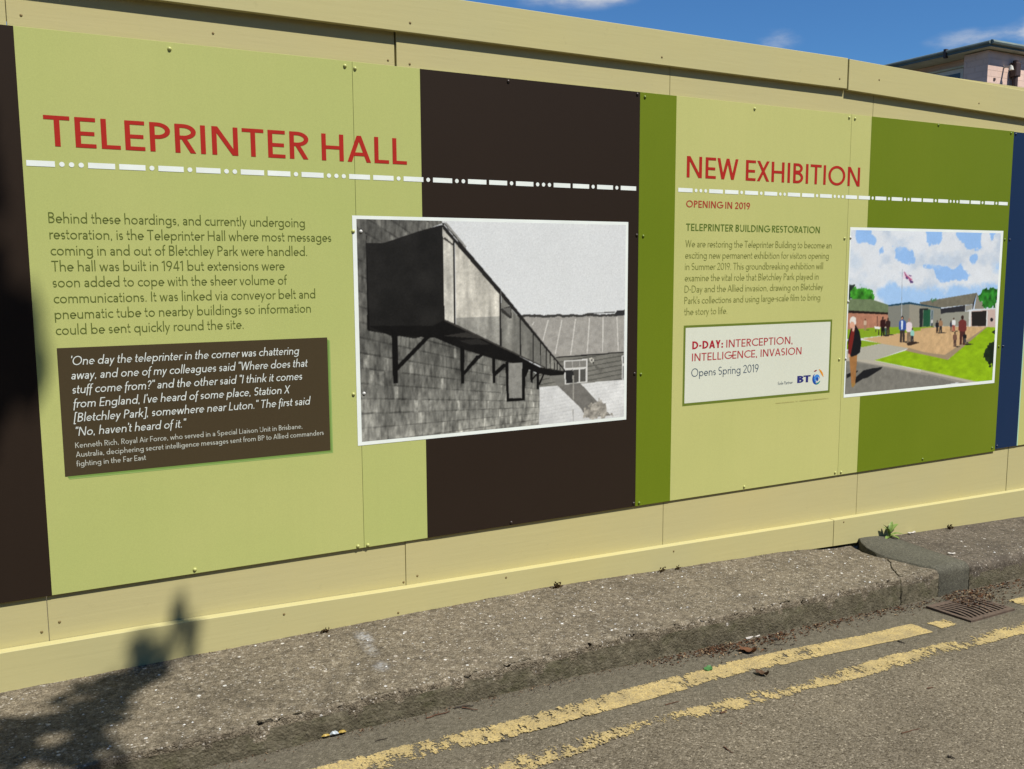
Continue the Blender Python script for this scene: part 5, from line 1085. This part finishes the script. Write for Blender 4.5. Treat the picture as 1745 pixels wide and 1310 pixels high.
M_TWIG = flat('dry twig bark', (.10, .055, .035, 1), .9, .1, .3, 80); M_TWIG2 = flat('grey twig bark', (.05, .042, .033, 1), .9, .1, .3, 80)
def twig(a, b, r, mat, label):
    m = MB(); n = 5; A0 = Vector((a[0], a[1], road_z(*a)+r+.001)); B0 = Vector((b[0], b[1], road_z(*b)+r+.001)); pp = []
    for i in range(n+1): p = A0.lerp(B0, i/n); p.x += rr.uniform(-1, 1)*r*1.2; p.y += rr.uniform(-1, 1)*r*1.2; pp.append(p-A0)
    for i in range(n): m.tube(pp[i], pp[i+1], r*(1-.1*i), r*(1-.1*(i+1)), 5)
    o = m.build('twig', mat, None, False, A0); tag(o, label, 'twig', 'twigs dropped on the road and in the gutter')
for a, b, r, mm, l in [((-.030, -.622), (.055, -.618), .0026, M_TWIG, 'reddish twig lying along the foot of the kerb, leftmost of the three crossed there'),
    ((.085, -.600), (.144, -.618), .0028, M_TWIG2, 'thick dark twig nearest the kerb among the crossed twigs'),
    ((.100, -.612), (.136, -.655), .0026, M_TWIG, 'short reddish twig pointing away from the kerb beside the crossed twigs'),
    ((-.215, -.679), (-.176, -.683), .0016, M_TWIG2, 'thin grey twig between the sweet wrapper and the yellow line'),
    ((.110, -.862), (.130, -.882), .0018, M_TWIG2, 'tiny dark twig just outside the inner yellow line at its worn left part'),
    ((1.415, -.646), (1.452, -.662), .0018, M_TWIG2, 'thin dark twig on the asphalt below the strip of white card'),
    ((1.466, -.676), (1.501, -.669), .0020, M_TWIG2, 'short dark twig right of the strip of white card'),
    ((1.895, -.820), (1.897, -.855), .0030, M_TWIG2, 'short dark twig between the two yellow lines near their right end'),
    ((.671, -1.201), (.673, -1.244), .0022, M_TWIG, 'brown twig alone on the open road at the bottom of the view'),
    ((1.602, -1.175), (1.632, -1.182), .0022, M_TWIG, 'brown twig on the open road below the outer yellow line at right'),
    ((1.232, -1.534), (1.240, -1.548), .0034, M_TWIG2, 'stubby dark twig nearest the bottom right corner of the road'),
    ((.818, -1.022), (.849, -1.017), .0030, M_TWIG, 'dark brown twig at a broken end of the outer yellow line'),
    ((1.233, -1.370), (1.316, -1.372), .0018, M_TWIG, 'long pale thin twig in the middle of the open road'),
    ((.695, -.898), (.753, -.896), .0018, M_TWIG, 'thin reddish twig between the two yellow lines below the crumbled kerb')]: twig(a, b, r, mm, l)
# dry tufts at the foot of the skirting
M_TUFT = flat('dry moss', (.07, .045, .02, 1), .95, .1, .4, 60)
def tuft(x, y, s, label):
    m = MB(); V = m.v; F = m.f
    for k in range(26):
        frag(V, F, (rr.gauss(0, s*.35), rr.uniform(-.006, .004), abs(rr.gauss(0, s*.3))), s*.5, s*.25, rr.uniform(0, 6.3), rr.uniform(-1.2, 1.2), rr.uniform(-1, 1), .4, rr)
    tag(m.build('moss_tuft', M_TUFT, None, False, (x, y, base_z(x)+.02*y)), label, 'moss', 'dry tufts along the foot of the hoarding')
tuft(-.17, -.042, .022, 'small flat dry tuft at the foot of the skirting, leftmost of the row'); tuft(.80, -.044, .030, 'tallest dry tuft standing at the foot of the skirting below the brown board')
tuft(1.335, -.044, .024, 'dry tuft at the skirting foot, left one of a close pair'); tuft(1.42, -.044, .020, 'dry tuft at the skirting foot, right one of a close pair'); tuft(3.25, -.044, .03, 'dry tuft at the skirting foot right of the weed')
# ------------------------------------------------------------------ the weed in the joint
M_WEED = (lambda n: (n.base(n.ramp(n.noise(50, 3), [(.3, (.10, .17, .035, 1)), (.7, (.20, .28, .07, 1))])), n.m)[-1])(NB('weed leaf', .5, .4))
wd = tag(empty('weed', (2.77, -.055, base_z(2.77)+.004)), 'small green weed growing from the joint at the foot of the hoarding', 'weed')
def wleaf(az, el, L, W, z0, mb):
    n = 7; i0 = len(mb.v); d = Vector((math.cos(az), math.sin(az), 0)); s = Vector((-math.sin(az), math.cos(az), 0)); p = Vector((d.x*.004, d.y*.004, z0)); e = el
    for i in range(n):
        u = i/(n-1); ww = W*math.sin(math.pi*(.08+.92*u)**.8)**.9
        c = p+Vector((0, 0, 0)); up = (d*-math.sin(e)+Vector((0, 0, math.cos(e))))
        mb.v += [tuple(c-s*ww/2+up*ww*.18), tuple(c), tuple(c+s*ww/2+up*ww*.18)]
        p = p+(d*math.cos(e)+Vector((0, 0, math.sin(e))))*L/(n-1); e -= .16
    for i in range(n-1):
        for k in range(2): a = i0+i*3+k; mb.f.append((a, a+3, a+4, a+1))
for az, el, L, W, z0 in [(2.9, 1.42, .082, .026, .006), (2.3, 1.2, .05, .02, .02), (.15, .75, .085, .026, .030), (-.5, .42, .075, .024, .012), (.5, 1.15, .060, .021, .035), (3.5, .35, .06, .022, .004), (-1.5, .45, .055, .02, .004), (-.1, .15, .07, .022, .002)]:
    m = MB(); wleaf(az, el, L, W, z0, m); m.build('leaf', M_WEED, wd, True)
m = MB(); m.tube((0, 0, -.01), (.004, 0, .03), .003, .002, 6); m.tube((0, 0, -.01), (-.010, 0, .025), .0025, .0018, 6); m.build('stem', M_WEED, wd)

# ------------------------------------------------------------------ pink brick building beyond the hoarding
def mat_brick(name, c1, c2, mo):
    n = NB(name, .85, .2); b = n.n('ShaderNodeTexBrick'); sx = n.n('ShaderNodeSeparateXYZ'); n.L(n.co.outputs['Object'], sx.inputs[0])
    cb = n.n('ShaderNodeCombineXYZ'); n.L(n.m2('ADD', sx.outputs[0], sx.outputs[1]), cb.inputs[0]); n.L(sx.outputs[2], cb.inputs[1]); n.L(cb.outputs[0], b.inputs[0])
    b.inputs['Scale'].default_value = 1; b.inputs['Brick Width'].default_value = .225; b.inputs['Row Height'].default_value = .075; b.inputs['Mortar Size'].default_value = .006
    b.inputs['Color1'].default_value = c1; b.inputs['Color2'].default_value = c2; b.inputs['Mortar'].default_value = mo
    n.base(n.mix(1., b.outputs[0], n.ramp(n.noise(3, 4), [(.3, g(.88)), (.7, g(1.1))]), 'MULTIPLY')); n.bump(b.outputs['Fac'], -.004); return n.m
M_PINK = mat_brick('pink painted brick', (.74, .53, .43, 1), (.76, .55, .45, 1), (.72, .52, .42, 1))
M_ROOF = flat('grey green roof edge', (.10, .14, .14, 1), .6, .3, .2, 3); M_SOFF = flat('weathered soffit', (.55, .58, .48, 1), .8, .2, .15, 6)
M_GUT = flat('grey green gutter', (.17, .21, .19, 1), .6, .3, .2, 3); M_FRAME = flat('white window frame', (.62, .63, .6, 1), .5); M_PIPE = flat('brown downpipe', (.06, .035, .028, 1), .5, .4)
gn = NB('window glass', .08, .5); gn.base((.07, .09, .10, 1)); M_GLASS = gn.m
M_LAMP = flat('pale lamp glass', (.62, .6, .52, 1), .4)
bl = tag(empty('brick_building', (12, 8, -.5)), 'pink brick building with a flat grey roof rising behind the hoarding at right', 'building')
BO = Vector(bl.location)
def bp(mb, name, mat, parent=None, smooth=False):
    mb.v = [tuple(Vector(v)-BO) for v in mb.v]; return mb.build(name, mat, parent or bl, smooth)
m = MB(); m.box(10.04, 24, 4.84, 18, -.6, 4.10)
m.box(9.81, 24, 4.50, 4.836, -.6, 4.09); m.box(9.98, 10.037, 4.84, 4.95, -.6, 4.08); wall_ = bp(m, 'wall', M_PINK)
m = MB()
rt = [(9.69, 4.4), (24, 4.4), (24, 18.3), (9.69, 18.3)]
for a in range(4):
    p, q = rt[a], rt[(a+1) % 4]; m.quad((p[0], p[1], 4.105), (q[0], q[1], 4.105), (q[0], q[1], 4.172), (p[0], p[1], 4.172))
m.poly([(p[0], p[1], 4.172) for p in rt]); roof = bp(m, 'roof', M_ROOF)
m = MB(); m.poly([(p[0], p[1], 4.1035) for p in reversed(rt)]); bp(m, 'soffit', M_SOFF, roof)
m = MB(); m.tube((9.70, 4.39, 4.155), (24, 4.39, 4.155), .03, .03, 8); m.tube((9.69, 4.40, 4.155), (9.69, 18, 4.155), .022, .022, 8); bp(m, 'gutter', M_GUT, roof)
for y in (6.05, 5.0):
    m = MB(); m.box(9.665, 9.715, y, y+.035, 4.08, 4.19); bp(m, 'gutter_bracket', M_PIPE, roof)
m = MB(); m.box(10.012, 10.038, 4.99, 6.1, 2.6, 3.985); wf = bp(m, 'window', M_FRAME)
for a, b in ((5.03, 5.40), (5.45, 5.80), (5.85, 6.06)):
    m = MB(); m.box(10.0085, 10.0115, a, b, 2.7, 3.93); bp(m, 'pane', M_GLASS, wf)
m = MB(); m.box(9.985, 10.037, 4.955, 6.15, 3.99, 4.012); bp(m, 'lintel', M_SOFF, wf)
m = MB(); m.tube((9.975, 4.80, 4.06), (9.975, 4.80, -.5), .035, .035, 10); bp(m, 'downpipe', M_PIPE, None, True)
m = MB(); m.tube((10.285, 4.45, 4.0), (10.285, 4.45, -.5), .035, .035, 10); m.box(10.235, 10.335, 4.405, 4.495, 3.80, 3.97, .01); bp(m, 'downpipe', M_PIPE)
m = MB(); m.box(10.11, 10.135, 4.40, 4.499, 3.90, 3.92); m.tube((10.122, 4.40, 3.86), (10.122, 4.40, 3.91), .032, .018, 10); bp(m, 'lamp', M_LAMP)
m = MB(); m.box(9.93, 9.965, 4.492, 4.4995, 3.735, 3.765); bp(m, 'vent', M_PIPE)

# ------------------------------------------------------------------ roadside tree behind the camera, one bough reaching out over the road
M_BARK = flat('grey brown bark', (.10, .08, .06, 1), .95, .1, .3, 12)
ln = NB('lime leaf', .5, .4); ln.base(ln.ramp(ln.noise(6, 3), [(.3, (.04, .085, .018, 1)), (.7, (.085, .14, .03, 1))])); M_LEAF = ln.m
tr = tag(empty('roadside_tree', (1.6, -9.2, .02)), 'leafy tree on the far verge with one bough hanging over the road', 'tree'); TO = Vector(tr.location)
rt_ = random.Random(5)
m = MB()
def limb(p, q, r0, r1, n=5, wob=.1):
    p = Vector(p); q = Vector(q); pr = p; rp = r0
    for i in range(1, n+1):
        c = p.lerp(q, i/n)+Vector((rt_.uniform(-wob, wob), rt_.uniform(-wob, wob), rt_.uniform(-wob, wob)*.5))*(0 if i == n else 1); r_ = r0+(r1-r0)*i/n
        m.tube(pr-TO, c-TO, rp, r_, 7); pr = c; rp = r_
limb((1.6, -9.2, -.1), (1.5, -9.0, 4.2), .24, .16); limb((1.5, -9, 4.2), (1.2, -9.4, 8.2), .15, .03)
for q in ((3.2, -9.8, 6.6), (-.4, -10.2, 6.8), (2.4, -11, 7.2), (.4, -8.2, 7.0), (2.9, -8.2, 6.8)): limb((1.5, -9.1, 4.4), q, .09, .02)
limb((1.5, -9, 4.1), (.9, -6.2, 5.9), .09, .05); limb((.9, -6.2, 5.9), (.25, -3.6, 5.75), .05, .012, 6, .08); limb((.6, -5.0, 5.9), (-.05, -3.9, 6.5), .025, .008); limb((.5, -4.6, 5.85), (-.02, -2.85, 4.5), .03, .008)
m.build('trunk', M_BARK, tr)
hg = MB(); nh = 150  # added leafy screen, out of view, cutting low sky light to deepen shadows
for i in range(nh+1):
    for j in range(15):
        x = -34+68*i/nh; t = j/14; z = 6.2*t+.5*mnoise.noise((x*.5, 1, t*3)); y = -11-1.6*math.cos(t*1.4)*-.4-1.2*mnoise.noise((x*.45, t*4, 2))-.35*mnoise.noise((x*2.3, t*15, 6))-1.2*t**4
        hg.v.append((x, y, z))
for i in range(nh):
    for j in range(14): a = i*15+j; hg.f.append((a, a+15, a+16, a+1))
hn = NB('dense hedge leaves', .8, .15); hv = hn.vor(9); hn.base(hn.ramp(hn.noise(5, 6, .75), [(.3, (.012, .022, .006, 1)), (.7, (.06, .085, .022, 1))])); hn.bump(hv.outputs['Distance'], .25)
tag(hg.build('sky_block_hedge', hn.m, None, True), 'tall dark green hedge added out of view across the road to block low sky', 'sky_block_hedge')
V = []; F = []
def tleaf(c, s):
    n = Vector((rt_.gauss(0, .5), rt_.gauss(0, .5), 1)).normalized(); a = n.orthogonal().normalized(); a.rotate(Matrix.Rotation(rt_.uniform(0, 6.28), 3, n)); b = n.cross(a); i = len(V); c = Vector(c)-TO
    for x, y in ((-.5, 0), (-.1, .36), (.5, 0), (-.1, -.36)): V.append(tuple(c+a*x*s+b*y*s+n*.06*s*(1 if y else 0)))
    F.append((i, i+1, i+2, i+3))
for k in range(70):
    c = Vector((1.3, -9.6, 7.0))+Vector((rt_.gauss(0, 1.1), rt_.gauss(0, 1.0), rt_.gauss(0, .85)))
    for _ in range(55): tleaf(c+Vector((rt_.gauss(0, .28), rt_.gauss(0, .28), rt_.gauss(0, .22))), rt_.uniform(.07, .12))
def inpoly(x, y, P):
    r_ = False
    for i in range(len(P)):
        x0, y0 = P[i][:2]; x1, y1 = P[(i+1) % len(P)][:2]
        if (y0 > y) != (y1 > y) and x < (x1-x0)*(y-y0)/(y1-y0)+x0: r_ = not r_
    return r_
# the leafy end of the bough
bx = [p[0] for p in SHP]; by = [p[1] for p in SHP]
def bough(pt, smin=.055, smax=.085): tleaf(Vector(pt)+S*(rt_.uniform(4.7, 5.6) if pt[1] < -.02 else rt_.uniform(5.8, 6.8)), rt_.uniform(smin, smax))
k = 0
clus = []
while len(clus) < 60:
    x = rt_.uniform(min(bx), max(bx)); y = rt_.uniform(min(by), max(by))
    if inpoly(x, y, SHP): clus.append((x, y))
while k < 520:
    x, y = rt_.choice(clus); x += rt_.gauss(0, .03); y += rt_.gauss(0, .028)
    if inpoly(x, y, SHP) and not ((x+1.06)**2/.0036+(y+.41)**2/.0025 < 1): bough((x, y, .125)); k += 1
for _ in range(300): bough((rt_.uniform(-1.75, -1.15), rt_.uniform(-.62, -.2), .12))
for cx, cz, sx, sz, n in ((-.772, .145, .026, .028, 20), (-.652, .200, .013, .055, 20), (-.74, .12, .05, .02, 10), (-1.085, 1.20, .030, .075, 150), (-1.16, 1.22, .05, .13, 80), (-1.20, 1.5, .05, .22, 60), (-1.12, 1.70, .022, .06, 30), (-1.3, 1.2, .08, .3, 80)):
    for _ in range(n): bough((rt_.gauss(cx, sx), 0, rt_.gauss(cz, sz)))
obj('crown', V, F, M_LEAF, tr)
